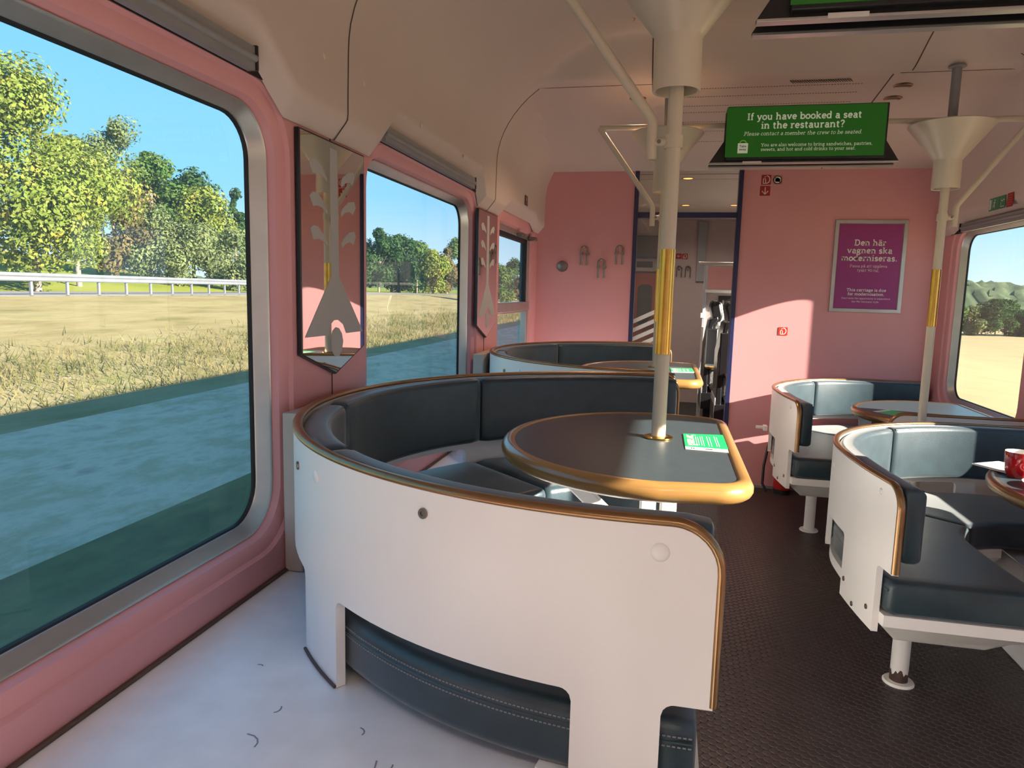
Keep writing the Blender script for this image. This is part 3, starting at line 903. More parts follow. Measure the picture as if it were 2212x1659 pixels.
def table(label, cx, cy, rx, ry, xs, rc, z, flip, foot, name='dining_table', edge=BEECH):
    t = thing(name, label, 'table', (cx, cy, 0), 'half-oval tables')
    top = outline(cx, cy, rx, ry, xs, rc, flip, .024)
    obj('table_top', *prism(top, z - .034, z, 'z'), TOP, t, 30)
    mid_ = outline(cx, cy, rx, ry, xs, rc, flip, .021)
    obj('edge_band', *tube([(x, y, z - .017) for x, y in mid_], .02, 14, closed=True, sq=(.0205, .021)), edge, t, 60)
    b = z - .034
    if foot:
        fx, fy = foot
        col = obj('column', *join(box(fx - .045, fy - .04, LZ * 0 + .002, fx - .004, fy + .04, b), box(fx + .004, fy - .04, .002, fx + .045, fy + .04, b)), WHITE, t, 30, .006)
        br = xf(box(-.019, -.012, 0, .019, .012, .36), Matrix.Translation((fx - .05, fy - .03, b - .235)) @ Matrix.Rotation(-math.radians(48), 4, 'Y'))
        obj('brace', *br, WHITE, t, 30, .004)
        obj('mounting_plate', *box(fx - .30, fy - .10, b - .006, fx + .08, fy + .10, b), WHITE, t, 30, .002)
    else:
        obj('column', *cyl((cx + flip * -.05, cy, RZ + .002), (cx + flip * -.05, cy, b), .035, 24), WHITE, t, 40)
        obj('mounting_plate', *box(cx - .14, cy - .14, b - .006, cx + .14, cy + .14, b), WHITE, t, 30, .002)
    return t
t1 = table('half-oval dark table with beech edge inside the bench closest to the camera', 0.0, 1.745, .388, .418, .182, .075, .943, 1, (.0, 1.785))
t2 = table('half-oval dark table with beech edge inside the second bench, in front of the doorway', -.02, 3.415, .388, .418, .182, .075, .943, 1, (-.045, 3.51))
t3 = table('dark table with bronze edge carrying the red cup', 1.47, 2.45, .425, .50, .17, .06, .722, 1, None, edge=BRONZE)
t4 = table('dark table with bronze edge under the window in the poster corner', 1.43, 4.02, .45, .44, .21, .06, .722, 1, None, edge=BRONZE)

# green cards on the tables
def card(label, corners, z, lines=True):
    """corners: long-edge order from the white foot strip"""
    c = [Vector((*p, z)) for p in corners]
    o = Vector((0, 0, 0))
    def P(u, v, h=0.0):
        q = c[0] * (1 - u) * (1 - v) + c[1] * u * (1 - v) + c[2] * u * v + c[3] * (1 - u) * v
        return (q.x, q.y, q.z + h)
    t = thing('leaflet', label, 'leaflet', tuple(sum((k for k in c), Vector()) / 4), 'green leaflets on the tables')
    def sheet(u0, u1, v0, v1, h0, h1):
        V = [P(u0, v0, h0), P(u1, v0, h0), P(u1, v1, h0), P(u0, v1, h0), P(u0, v0, h1), P(u1, v0, h1), P(u1, v1, h1), P(u0, v1, h1)]
        return V, [(0, 3, 2, 1), (4, 5, 6, 7), (0, 1, 5, 4), (1, 2, 6, 5), (2, 3, 7, 6), (3, 0, 4, 7)]
    obj('sheet', *sheet(0, 1, 0, 1, .0004, .0014), PAPER, t, 0)
    obj('green_field', *sheet(.0, 1, .16, 1, .0014, .0018), GREENCARD, t, 0)
    W = []
    if lines:
        for u in (.27, .32, .38, .43, .54, .60, .72, .77):
            W.append(sheet(u, u + .018, .24 + .06 * random.random(), .80 + .08 * random.random(), .0018, .0021))
        mt = Matrix((((Vector(P(.1, 0)) - Vector(P(.1, 1))).normalized()).to_3d(), ((Vector(P(0, .5)) - Vector(P(1, .5))).normalized()).to_3d(), Vector((0, 0, 1)))).transposed().to_4x4()
        mt.translation = Vector(P(.17, .58, .0021))
        lettering('heading', 'Reserved', mt @ Matrix.Rotation(PI, 4, 'Z'), (Vector(P(0, .2)) - Vector(P(0, .92))).length, PAPER, t, .17)
        obj('print', *join(*W), PAPER, t, 0)
        obj('small_print', *join(sheet(.13, .15, .05, .10, .0014, .0018), sheet(.18, .20, .05, .10, .0014, .0018), sheet(.45, .60, .055, .085, .0014, .0018)), BLACK, t, 0)
    return t
card('green leaflet at the aisle edge of the nearest table', [(.056, 1.668), (.158, 1.660), (.156, 1.868), (.054, 1.852)], .943)
card('green leaflet on the table in front of the doorway', [(.030, 3.315), (.134, 3.345), (.127, 3.53), (.024, 3.50)], .943)
card('green leaflet on the table under the poster corner', [(1.060, 3.95), (1.152, 4.035), (1.255, 3.92), (1.165, 3.80)], .722, lines=False)

# ---------------------------------------------------------------- poles with uplighter funnels
def pole(label, x, y, zb, zt, b0, b1, z_f, brace, collar=True):
    t = thing('pole', label, 'pole', (x, y, 0), 'floor-to-ceiling poles')
    R_ = .0175
    obj('shaft', *cyl((x, y, zb), (x, y, z_f + .16), R_, 24), IVORY, t, 40)
    obj('brass_sleeve', *lathe([(R_ - .002, b0), (R_ + .0014, b0), (R_ + .0014, b1), (R_ - .002, b1)], (x, y, 0), 28, True), BRASS, t, 40)
    r0, r1 = .054, .167
    f = obj('uplighter_funnel', *lathe([(r0 - .006, z_f), (r0, z_f - .002), (r0 + .001, z_f + .002), (r0, z_f + .115), (r0 + .004, z_f + .122), (r1, z_f + .262), (r1 - .003, z_f + .266), (r1 - .008, z_f + .262),
                     (r0 - .002, z_f + .128), (r0 - .006, z_f + .115)], (x, y, 0), 48, True), IVORY, t, 40)
    obj('hanger', *cyl((x, y, z_f + .16), (x, y, zt), .019, 20), GREY, t, 40)
    obj('ceiling_flange', *lathe([(.0, zt - .002), (.034, zt - .002), (.034, zt - .006), (.019, zt - .009)], (x, y, 0), 24), GREY, t, 40)
    if collar:
        obj('collar', *lathe([(R_, zb + .001), (.036, zb + .001), (.036, zb + .004), (.026, zb + .0065), (R_, zb + .0065)], (x, y, 0), 28), BRASS, t, 40)
    s_ = brace
    ps = [(x + s_ * .315, y, 2.068), (x + s_ * .056, y, 1.712), (x + s_ * .0505, y, 1.698), (x + s_ * .050, y, 1.615)]
    b = obj('brace', *tube(ps, .0125, 12), IVORY, t, 40)
    obj('clamp', *join(cyl((x + s_ * .010, y, 1.655), (x + s_ * .048, y, 1.655), .011, 16), lathe([(R_, 1.640), (R_ + .004, 1.640), (R_ + .004, 1.670), (R_, 1.670)], (x, y, 0), 24, True)), IVORY, b, 40)
    obj('screw', *cyl((x + s_ * .034, y - .0125, 1.655), (x + s_ * .034, y - .009, 1.655), .005, 12), STEEL, b, 40)
    return t
pole('ivory pole with a brass sleeve through the nearest table', -.008, 1.785, .943, 2.43, 1.153, 1.405, 1.770, -1)
pole('ivory pole behind the nearest one, through the table by the doorway', -.046, 3.51, .943, zc(3.51), 1.165, 1.415, 1.772, -1)
pole('ivory pole with a brass sleeve in front of the magenta poster', 1.137, 3.475, .0, zc(3.475), 1.184, 1.432, 1.776, 1, False)

def rail(label, y, x0, x1):
    o = obj('overhead_rail', *join(tube([(x0, y, 2.068), (x1, y, 2.068)], .0125, 12)), IVORY, None, 40)
    tag(o, label, 'rail', 'rails across the carriage'); return o
rail('thin ivory rail running across above the nearest pole', 1.785, -.325, 1.5)
rail('thin ivory rail running across behind the green screen', 3.51, -.363, 1.452)

# ---------------------------------------------------------------- hanging screens
def hanging_screen(label, y, cx, full):
    t = thing('information_screen', label, 'screen', (cx, y, 2.0), 'green screens hanging from the ceiling')
    X = lambda v: cx + v
    wing = [(X(-.328), 2.118), (X(.334), 2.118), (X(.326), 1.985), (X(.392), 1.884), (X(-.394), 1.884), (X(-.330), 1.985)]
    obj('housing', *prism(wing, y + .012, y + .030, 'y'), BLACK, t, 30, .002)
    obj('rear_housing', *prism(wing, y + .085, y + .103, 'y'), BLACK, t, 30, .002)
    obj('case', *box(X(-.325), y - .010, 1.895, X(.330), y + .012, 2.122), BLACK, t, 30, .003)
    obj('bottom_rail', *join(box(X(-.392), y + .004, 1.879, X(.390), y + .030, 1.886), box(X(-.392), y + .080, 1.876, X(.388), y + .104, 1.883)), ALU, t, 30, .001)
    obj('sticker', *box(X(-.25), y + .002, 1.880, X(-.17), y + .0045, 1.890), PAPER, t, 0)
    for dx in (-.18, .18):
        obj('rail_clamp', *box(X(dx - .012), y + .030, 2.045, X(dx + .012), y + .0855, 2.090), BLACK, t, 30, .002)
    d = obj('display', *box(X(-.328), y - .0125, 1.905, X(.322), y - .010, 2.118), SCREEN, t, 0)
    if full:
        L = lambda nm, s_, dx, z, w, wt, sl=0.0, m_=SCREENTXT: lettering(nm, s_, face_y(X(dx), y - .0132, z), w, m_, d, wt, sl)
        L('headline', 'If you have booked a seat', -.010, 2.074, .468, .125)
        L('headline', 'in the restaurant?', -.012, 2.037, .342, .125)
        L('subline', 'Please contact a member the crew to be seated.', -.012, 2.003, .484, .075, .22)
        L('body_text', 'You are also welcome to bring sandwiches, pastries,', .048, 1.955, .452, .085)
        L('body_text', 'sweets, and hot and cold drinks to your seat.', .016, 1.936, .388, .085)
        bag = obj('bag_symbol', *flat(rect(.043, .043, -.254, 1.943 - 2.0), face_y(cx, y - .0130, 2.0)), SCREENTXT, d, 0)
        obj('bag_handle', *xf(ribbon(arc(-.254, .965 - 1.0, .013, .011, 0, 180, 10), .005), face_y(cx, y - .0130, 2.0)), mat('lime_print', (.10, .22, .01), .5, emit=(.10, .20, .01), estr=.5), bag, 0)
        lettering('bag_text', 'Take', face_y(X(-.254), y - .0136, 1.951), .030, NAVY, bag, .13)
        lettering('bag_text', 'away', face_y(X(-.254), y - .0136, 1.938), .030, NAVY, bag, .13)
    return t
hanging_screen('green screen hanging near the end wall, with white restaurant lettering', 3.405, .538, True)
hanging_screen('green screen cut off by the top of the view, closer than the lettered one', 1.68, .545, False)

# ---------------------------------------------------------------- end wall: poster, signs, hooks
YS = YE - .001
def poster():
    cx, cz, w, h = 1.233, 1.502, .432, .588
    t = thing('poster', 'framed magenta poster with white lettering on the pink end wall', 'poster', (cx, YS, cz))
    def frame_bar(a, b, w_):
        pass
    o, i_ = rect(w, h), rect(w - .056, h - .056)
    V = [(p[0], p[1], 0) for p in o] + [(p[0] * .985, p[1] * .989, .012) for p in o] + [(p[0] * 1.02, p[1] * 1.014, .012) for p in i_] + [(p[0], p[1], .006) for p in i_]
    F = []
    for r in range(3):
        F += [(r * 4 + k, r * 4 + (k + 1) % 4, r * 4 + 4 + (k + 1) % 4, r * 4 + 4 + k) for k in range(4)]
    obj('frame', *xf((V, F), face_y(cx, YS, cz)), ALU, t, 20)
    sh = obj('sheet', *flat(i_, face_y(cx, YS - .005, cz)), PURPLE, t, 0)
    L = lambda s_, z, w_, wt, nm='lettering': lettering(nm, s_, face_y(cx + .002, YS - .0056, z), w_, PAPER, sh, wt)
    L('Den h\u00e4r', 1.650, .190, .125); L('vagnen ska', 1.601, .268, .125); L('moderniseras.', 1.553, .334, .125)
    L('Passa p\u00e5 att uppleva', 1.504, .222, .065); L('tyskt 90-tal.', 1.477, .132, .065)
    L('This carriage is due', 1.352, .236, .125); L('for modernisation.', 1.326, .220, .125)
    L("Don't miss the opportunity to experience", 1.299, .290, .075); L('the 90s Germany style.', 1.278, .165, .075)
poster()

def sign(label, cx, cz, w, h, m_, draw, place=None):
    mt = place or face_y(cx, YS, cz)
    t = thing('sign', label, 'sign', tuple(mt.translation))
    obj('plate', *xf(prism(rrect(w, h, min(w, h) * .06, 3), 0, .0012, 'z'), mt), m_, t, 0)
    lift = mt @ Matrix.Translation((0, 0, .0017))
    for nm, shapes, mm in draw:
        obj(nm, *join(*[xf(q, lift) for q in shapes]), mm, t, 0, fix=False)
    return t
def poly2(p): return [(x, y, 0) for x, y in p], [tuple(range(len(p)))]
def pull(s_):   # a hand reaching for a brake handle
    return [ribbon([(x * s_, y * s_) for x, y in arc(.06, .02, .30, .38, 100, -100, 12)], .09 * s_), ribbon([(-.30 * s_, .10 * s_), (-.12 * s_, .16 * s_), (-.08 * s_, -.05 * s_)], .07 * s_),
            ribbon([(-.30 * s_, -.40 * s_), (-.30 * s_, .08 * s_)], .08 * s_), ribbon([(-.06 * s_, -.38 * s_), (-.06 * s_, .02 * s_)], .08 * s_), ribbon([(-.34 * s_, -.38 * s_), (0, -.38 * s_)], .07 * s_), ribbon([(-.05 * s_, .33 * s_), (-.22 * s_, .30 * s_)], .06 * s_)]
def arrow(s_): return [ribbon([(0, .36 * s_), (0, -.30 * s_)], .08 * s_), ribbon([(-.30 * s_, -.02 * s_), (0, -.34 * s_), (.30 * s_, -.02 * s_)], .08 * s_)]
sign('dark red pull-handle sign at the top of the end wall, beside the round sign', .578, 2.047, .060, .062, SIGNRED, [('pictogram', pull(.060), PAPER)])
sign('dark red sign with a white downward arrow high on the end wall', .575, 1.977, .064, .062, SIGNRED, [('arrow', arrow(.064), PAPER)])
sign('round red-ringed sign with a crossed-out black case', .648, 2.046, .058, .058, mat('clear_backing', (.52, .25, .23), .4), [
     ('disc', [poly2(arc(0, 0, .0262, .0262, 0, 360, 28)[:-1])], PAPER), ('ring', [ribbon(arc(0, 0, .0245, .0245, 0, 360, 28), .006), ribbon([(-.017, .017), (.017, -.017)], .004)], SIGNRED),
     ('case', [poly2(rect(.030, .020, 0, -.002)), poly2(rect(.012, .008, 0, .011))], BLACK)])
sign('small bright red sign with a white pull-handle symbol in the sunlit patch', .749, 1.071, .058, .053, mat('bright_red_film', (.62, .035, .02), .4), [('pictogram', pull(.052), PAPER)])

def hook(label, x, z):
    t = thing('coat_hook', label, 'coat hook', (x, YS, z), 'horseshoe coat hooks on the end wall')
    pts = [(x + .034 * math.cos(a) * .62, YS - .028, z + .052 + .022 * math.sin(a)) for a in [PI * i / 12 for i in range(13)]]
    path_ = [(x + .021, YS - .026, z - .040), (x + .021, YS - .028, z + .02)] + pts + [(x - .021, YS - .028, z + .02), (x - .021, YS - .026, z - .040)]
    h = obj('bow', *tube(path_, .0062, 12), STEEL, t, 50)
    for sx in (-1, 1):
        obj('stud', *cyl((x + sx * .021, YS, z + .024), (x + sx * .021, YS - .034, z + .024), .0115, 18), STEEL, t, 40)
        obj('tip', *cyl((x + sx * .021, YS - .030, z - .040), (x + sx * .021, YS - .030, z - .052), .0075, 14), STEEL, h, 40)
    return t
hook('steel horseshoe coat hook nearest the round disc', -.584, 1.533)
hook('steel horseshoe coat hook mounted lowest of the three', -.463, 1.447)
hook('steel horseshoe coat hook nearest the doorway', -.344, 1.540)
o = obj('wall_disc', *lathe([(0, .016), (.020, .0155), (.034, .012), (.038, .006), (.038, 0)], (0, 0, 0), 36), STEEL, None, 40)
o.data.transform(face_y(-.737, YS, 1.470)); tag(o, 'round brushed steel disc on the pink wall left of the hooks', 'disc')

# exit signs on the right cove, exclamation plate on the left one
XRS = 2 * XM - cove_x(1.80) - .0015
pl = Matrix.Translation((XRS, 0, 0)) @ Matrix(((0, 0, -1, 0), (-1, 0, 0, 0), (0, 1, 0, 0), (0, 0, 0, 1)))
def onright(y, z): return Matrix.Translation((0, y, z)) @ pl
run = [ribbon([(.004, .012), (-.002, .0), (.006, -.010), (.004, -.022)], .005), ribbon([(-.002, .0), (-.008, -.012), (-.016, -.014)], .005), ribbon([(.012, .004), (.003, .009), (-.008, .006)], .004), poly2(arc(.006, .019, .0045, .0045, 0, 360, 10)[:-1])]
sign('green emergency exit sign with a white running figure above the right window', 0, 0, .118, .064, SIGNGREEN, [('figure', run, PAPER), ('door', [poly2(rect(.014, .050, -.045, 0)), ribbon([(-.028, .024), (-.028, -.024)], .003)], PAPER)], onright(4.196, 1.797))
sign('small green window-breaking sign beside the running figure', 0, 0, .060, .064, SIGNGREEN, [('symbol', [ribbon([(-.02, .012), (-.004, .004), (.008, .012), (.02, .008)], .004), ribbon([(-.02, -.022), (.02, -.022)], .003), ribbon([(-.02, -.022), (-.02, .0)], .003)], PAPER)], onright(4.100, 1.797))
sign('small dark red notice at the end of the exit signs', 0, 0, .066, .068, SIGNRED, [('print', [ribbon([(-.024, .022 - .011 * k), (.010 + .01 * (k % 3 == 0), .022 - .011 * k)], .003) for k in range(5)], mat('pale_red_print', (.5, .16, .14), .5))], onright(4.020, 1.797))
pll = Matrix.Translation((cove_x(1.834) + .0015, 4.318, 1.834)) @ Matrix(((0, 0, 1, 0), (1, 0, 0, 0), (0, 1, 0, 0), (0, 0, 0, 1)))
sign('narrow dark plate with an exclamation mark on the left cove', 0, 0, .085, .058, mat('dark_maroon_plate', (.05, .01, .015), .4), [('mark', [poly2(rect(.010, .026, -.0, .008)), poly2(rect(.010, .007, 0, -.016))], PAPER)], pll)

# white screw caps along the cove
for nm, y, z in (('left of the first joint', 1.726, 1.868), ('right of the first joint', 1.963, 1.866), ('over the second window', 2.444, 1.858), ('over the far end of the second window', 2.976, 1.848), ('left of the second joint', 3.44, 1.842),
                 ('right of the second joint', 3.66, 1.835), ('left of the exclamation plate', 4.10, 1.823), ('over the tilting window', 4.61, 1.810)):
    x = cove_x(z)
    o = obj('screw_cap', *xf(lathe([(0, .002), (.006, .0018), (.009, .0)], (0, 0, 0), 16), Matrix.Translation((x + .0004, y, z)) @ Matrix.Rotation(PI / 2, 4, 'Y')), IVORY, None, 60)
    tag(o, 'small white screw cap on the left cove, ' + nm, 'screw cap', 'screw caps on the left cove')

# ---------------------------------------------------------------- mirrors with etched decoration
DEC = dict(
 stem=[(1.8185, 1.664), (1.8617, 1.664), (1.8691, 1.3245), (1.8205, 1.3234)],
 triangle=[(1.8205, 1.3234), (1.8691, 1.3245), (2.0262, 1.1641), (1.9123, 1.1641), (1.8932, 1.19), (1.8618, 1.204), (1.8362, 1.204), (1.8109, 1.1911), (1.8034, 1.1639), (1.672, 1.1649)],
 oval=[(1.8181, 1.1538), (1.8255, 1.1743), (1.846, 1.184), (1.8666, 1.1802), (1.8842, 1.1641), (1.8924, 1.1421), (1.8835, 1.1163), (1.8652, 1.101), (1.8393, 1.1023), (1.8194, 1.1212)],
 leaf1=[(1.704, 1.6075), (1.719, 1.6196), (1.741, 1.6223), (1.7724, 1.6087), (1.7998, 1.5831), (1.8015, 1.5725), (1.7856, 1.5809), (1.7581, 1.5873), (1.7224, 1.5837)],
 leaf2=[(1.7052, 1.5252), (1.7212, 1.5369), (1.7479, 1.5371), (1.7796, 1.5197), (1.8027, 1.4963), (1.8025, 1.4875), (1.7745, 1.5018), (1.7471, 1.5051), (1.7229, 1.501)],
 leaf3=[(1.7074, 1.4439), (1.7234, 1.4529), (1.7503, 1.4511), (1.7823, 1.4307), (1.8037, 1.4102), (1.8036, 1.4035), (1.7772, 1.415), (1.7541, 1.4199), (1.7225, 1.4163)],
 leaf4=[(1.8839, 1.5824), (1.8945, 1.5976), (1.9318, 1.6172), (1.9647, 1.6224), (1.9735, 1.6097), (1.9587, 1.584), (1.9369, 1.5902), (1.91, 1.584), (1.8888, 1.5695)],
 leaf5=[(1.8825, 1.5004), (1.8931, 1.513), (1.9307, 1.5345), (1.9693, 1.5406), (1.9805, 1.5253), (1.9611, 1.5032), (1.9357, 1.5085), (1.9088, 1.5033), (1.8854, 1.4893)],
 leaf6=[(1.8842, 1.4156), (1.897, 1.4304), (1.935, 1.4511), (1.9706, 1.4559), (1.9795, 1.4412), (1.9623, 1.4184), (1.9379, 1.4239), (1.9128, 1.4175), (1.8882, 1.4042)])
NAMES = {'stem': 'etched_stem', 'triangle': 'etched_triangle', 'oval': 'etched_oval'}
def wall_mirror(label, dy):
    t = thing('mirror', label, 'mirror', (XL, 1.848 + dy, 1.4), 'pointed wall mirrors')
    out = [(1.656, 1.683), (2.042, 1.683), (2.042, 1.120), (1.849, 1.052), (1.656, 1.120)]
    inn = [(1.661, 1.679), (2.037, 1.679), (2.037, 1.123), (1.849, 1.057), (1.661, 1.123)]
    obj('backing', *prism([(y + dy, z) for y, z in out], XL + .002, XL + .013, 'x'), BLACK, t, 0)
    obj('glass', *prism([(y + dy, z) for y, z in inn], XL + .013, XL + .0145, 'x'), MIRROR, t, 0)
    for k, pts in DEC.items():
        obj(NAMES.get(k, 'etched_leaf'), *prism([(y + dy, z) for y, z in pts], XL + .0146, XL + .0152, 'x'), ETCH, t, 0)
wall_mirror('pointed mirror with etched plant pattern between the two large windows', 0)
wall_mirror('pointed mirror with etched plant pattern beside the tilting window', 1.706)

# ---------------------------------------------------------------- cup, saucer, napkin, extinguisher
t = thing('cup', 'red cup with white inside on the table by the right window', 'cup', (1.165, 2.62, .723))
obj('body', *lathe([(0, .004), (.028, .002), (.032, .0), (.034, .006), (.040, .02), (.0435, .05), (.0445, .082), (.0435, .0835)], (1.165, 2.62, .726), 40), CERAMIC, t, 60)
obj('inside', *lathe([(.0435, .0835), (.0415, .082), (.040, .05), (.036, .02), (.0, .014)], (1.165, 2.62, .726), 40), CHINA, t, 60)
obj('handle', *tube([(1.165 + .043 + .0 + .030 * math.sin(a), 2.62, .726 + .045 - .028 * math.cos(a)) for a in [PI * i / 10 for i in range(11)]], .005, 10), CERAMIC, t, 60)
obj('spoon', *tube([(1.145, 2.63, .765), (1.19, 2.60, .806), (1.205, 2.59, .818)], .0022, 8), STEEL, t, 60)
t = thing('saucer', 'white and red saucer on the table in front of the red cup', 'saucer', (1.20, 2.49, .723))
obj('dish', *lathe([(0, .003), (.035, .003), (.060, .009), (.074, .015), (.075, .013), (.058, .005), (.036, .0), (0, .0)], (1.20, 2.49, .7225), 40), CHINA, t, 60)
obj('red_band', *lathe([(.030, .0035), (.036, .0038), (.056, .0085), (.062, .0105)], (1.20, 2.49, .7226), 40), CERAMIC, t, 60)
nap = xf(box(-.065, -.065, 0, .065, .065, .004), Matrix.Translation((1.165, 2.735, .7265)) @ Matrix.Rotation(.5, 4, 'Z'))
t = obj('napkin', *nap, PAPER, None, 30, .001); tag(t, 'folded white napkin beside the red cup', 'napkin')
obj('fold', *xf(box(-.06, -.063, .004, .066, .060, .007), Matrix.Translation((1.162, 2.733, .7265)) @ Matrix.Rotation(.56, 4, 'Z')), PAPER, t, 30, .001)

t = thing('fire_extinguisher', 'red fire extinguisher with black hose behind the bench under the poster', 'fire extinguisher', (.80, 4.90, 0))
obj('cylinder', *lathe([(0, .03), (.05, .03), (.058, .045), (.058, .36), (.045, .41), (.018, .43), (.018, .455), (0, .455)], (.80, 4.90, .0), 32), RED, t, 50)
obj('valve', *join(cyl((.80, 4.90, .455), (.80, 4.90, .50), .014, 14), box(.74, 4.89, .485, .82, 4.91, .497)), BLACK, t, 40)
obj('hose', *tube([(.80, 4.90, .47), (.73, 4.93, .44), (.70, 4.94, .30), (.678, 4.92, .17), (.672, 4.88, .06), (.70, 4.86, .012)], .009, 10), BLACK, t, 60)
obj('foot', *lathe([(0, .001), (.055, .001), (.055, .03), (0, .03)], (.80, 4.90, 0), 28), BLACK, t, 40)

# ---------------------------------------------------------------- downlights
def downlight(label, x, y, lit, watts=30, tint=(1.0, .66, .42)):
    z = zc(y)
    t = thing('downlight', label, 'ceiling light', (x, y, z), 'small recessed ceiling lights')
    obj('rim', *lathe([(.030, .0), (.036, -.003), (.040, -.001), (.041, .001)], (x, y, z), 28), BRONZE, t, 60)
    g_ = mat('lamp_lit', (.9, .5, .2), .4, emit=(1.0, .42, .10), estr=2.2) if lit else mat('lamp_unlit', (.10, .07, .06), .4)
    obj('lens', *lathe([(0, -.0012), (.031, -.0012), (.031, .0)], (x, y, z), 24), g_, t, 60)
    if lit:
        l = bpy.data.lights.new('downlight_lamp', 'SPOT'); l.energy = watts; l.color = tint; l.spot_size = 2.4; l.spot_blend = .8; l.shadow_soft_size = .03
        lo = bpy.data.objects.new('downlight_lamp', l); lo.location = (x, y, z - .012); COL.objects.link(lo)
        lo.parent = t; lo.matrix_parent_inverse = Matrix.Translation(-t.location)
downlight('lit orange ceiling light left of the poles', -.20, 3.72, True)
downlight('unlit ceiling light beside the nearest pole funnel', -.235, 3.17, False)
downlight('unlit ceiling light, nearer of the pair right of the air slots', .985, 3.67, False)
downlight('unlit ceiling light, farther of the pair right of the air slots', .985, 3.82, False)


for lab, x, y in (('added fill lamp at the unseen near end of the carriage, above the left ledge', -.30, -.6), ('added fill lamp at the unseen near end of the carriage, above the aisle', .37, -.6), ('added fill lamp at the unseen near end of the carriage, right of the aisle', 1.0, -.6),
                  ('added fill lamp at the unseen rear, above the bounce counter', -.30, -1.7), ('added fill lamp at the unseen rear, above the aisle', .37, -1.7), ('added fill lamp at the unseen rear, right of the aisle', 1.0, -1.7)):
    downlight(lab, x, y, True, 22, (1.0, .84, .70))  # unseen lamps, added to fill the front of the carriage with light

# unseen white counter, added to bounce sunlight onto the front bench panel
t = thing('bounce_counter', 'added white bounce counter, unseen, at the near end along the left wall', 'counter', (-.66, -1.5, 0))
obj('body', *box(XL + .003, -2.55, .002, -.42, -.55, .96), WHITE, t, 30, .006)
obj('worktop', *box(XL + .003, -2.57, .96, -.38, -.52, 1.0), WHITE, t, 30, .006)
obj('kick_strip', *box(-.425, -2.55, .003, -.415, -.55, .08), GREY, t, 0)

# ---------------------------------------------------------------- doorway and the compartment beyond
d = bpy.data.objects.new('door_1', None); COL.objects.link(d); d.location = (.09, YE, 1.0); structure(d, 'doorway with dark blue frame and a glass leaf slid to the left')
obj('jamb', *box(DX0 - .026, YE - .012, 0, DX0 + .002, YE + .062, 2.109), NAVY, d, 30, .003)
obj('jamb', *box(DX1 - .002, YE - .012, 0, DX1 + .026, YE + .062, 2.109), NAVY, d, 30, .003)
obj('transom', *box(DX0, YE + .01, 1.806, DX1, YE + .05, 1.842), NAVY, d, 30, .003)
obj('fanlight', *flat([(DX0, 1.842), (DX1, 1.842), (DX1, 2.11), (DX0, 2.11)], face_y(0, YE + .03, 0)), GLASS, d, 0)
leaf = obj('leaf', *flat([(DX0, 0), (-.035, 0), (-.035, 1.806), (DX0, 1.806)], face_y(0, YE + .045, 0)), GLASS, d, 0)
obj('leaf_edge', *box(-.040, YE + .036, 0, -.028, YE + .054, 1.806), ALU, leaf, 30, .002)
for k in range(4):
    z0 = .90 + .062 * k
    obj('stripe', *flat([(DX0, z0), (-.040, z0 + .095), (-.040, z0 + .125), (DX0, z0 + .030)], face_y(0, YE + .043, 0)), PAPER, leaf, 0)
Y2 = 8.8
structure(obj('floor_vestibule', [(XL, YE + .05, 0), (XR, YE + .05, 0), (XR, 11.2, 0), (XL, 11.2, 0)], [(0, 1, 2, 3)], CARPET, None, 0), 'dark carpet beyond the doorway')
structure(obj('ceiling_vestibule', [(XL, YE + .05, 2.22), (XR, YE + .05, 2.22), (XR, 8.0, 2.20), (XL, 8.0, 2.20), (XR, 11.2, 2.05), (XL, 11.2, 2.05)], [(0, 1, 2, 3), (3, 2, 4, 5)], CREAM, None, 0))
structure(obj('trim_4', *join(*[box(-.5, YE + .3 + .25 * k, 2.212, 1.2, YE + .31 + .25 * k, 2.219) for k in range(10)]), GREY, None, 0), 'ribs in the ceiling beyond the doorway')
structure(obj('wall_far', *join(box(-.04, Y2, 0, XR, Y2 + .05, 2.25), box(XL, Y2, 1.98, -.04, Y2 + .05, 2.25)), GREYWALL, None, 30), 'grey wall facing the doorway')
structure(obj('wall_vestibule_left', [(XL, YE + .05, 0), (XL, 11.2, 0), (XL, 11.2, 2.25), (XL, YE + .05, 2.25)], [(0, 1, 2, 3)], GREYWALL, None, 0))
wx = XR
V = [(wx, y, z) for y in (5.05, 5.5, 8.0, 11.2) for z in (0, .8, 1.7, 2.25)]
F = [(i * 4 + k, i * 4 + 4 + k, i * 4 + 5 + k, i * 4 + 1 + k) for i in range(3) for k in range(3) if not (i == 1 and k == 1)]
structure(obj('wall_vestibule_right', V, F, GREYWALL, None, 0))
w = bpy.data.objects.new('window_%d' % (NW[0] + 1), None); COL.objects.link(w); w.location = (wx, 6.7, 1.2); structure(w, 'unseen window added to let sun into the compartment beyond')
obj('pane', [(wx + .02, 5.5, .8), (wx + .02, 8.0, .8), (wx + .02, 8.0, 1.7), (wx + .02, 5.5, 1.7)], [(0, 1, 2, 3)], GLASS, w, 0)  # unseen opening, added to bring sun onto the train seats
obj('frame', *join(box(wx, 5.46, .76, wx + .03, 8.04, .80), box(wx, 5.46, 1.70, wx + .03, 8.04, 1.74), box(wx, 5.46, .8, wx + .03, 5.50, 1.7), box(wx, 8.0, .8, wx + .03, 8.04, 1.7)), ALU, w, 0)
structure(obj('wall_corridor', *join(box(XL, 11.15, 0, XR, 11.2, 2.1)), GREY, None, 0))

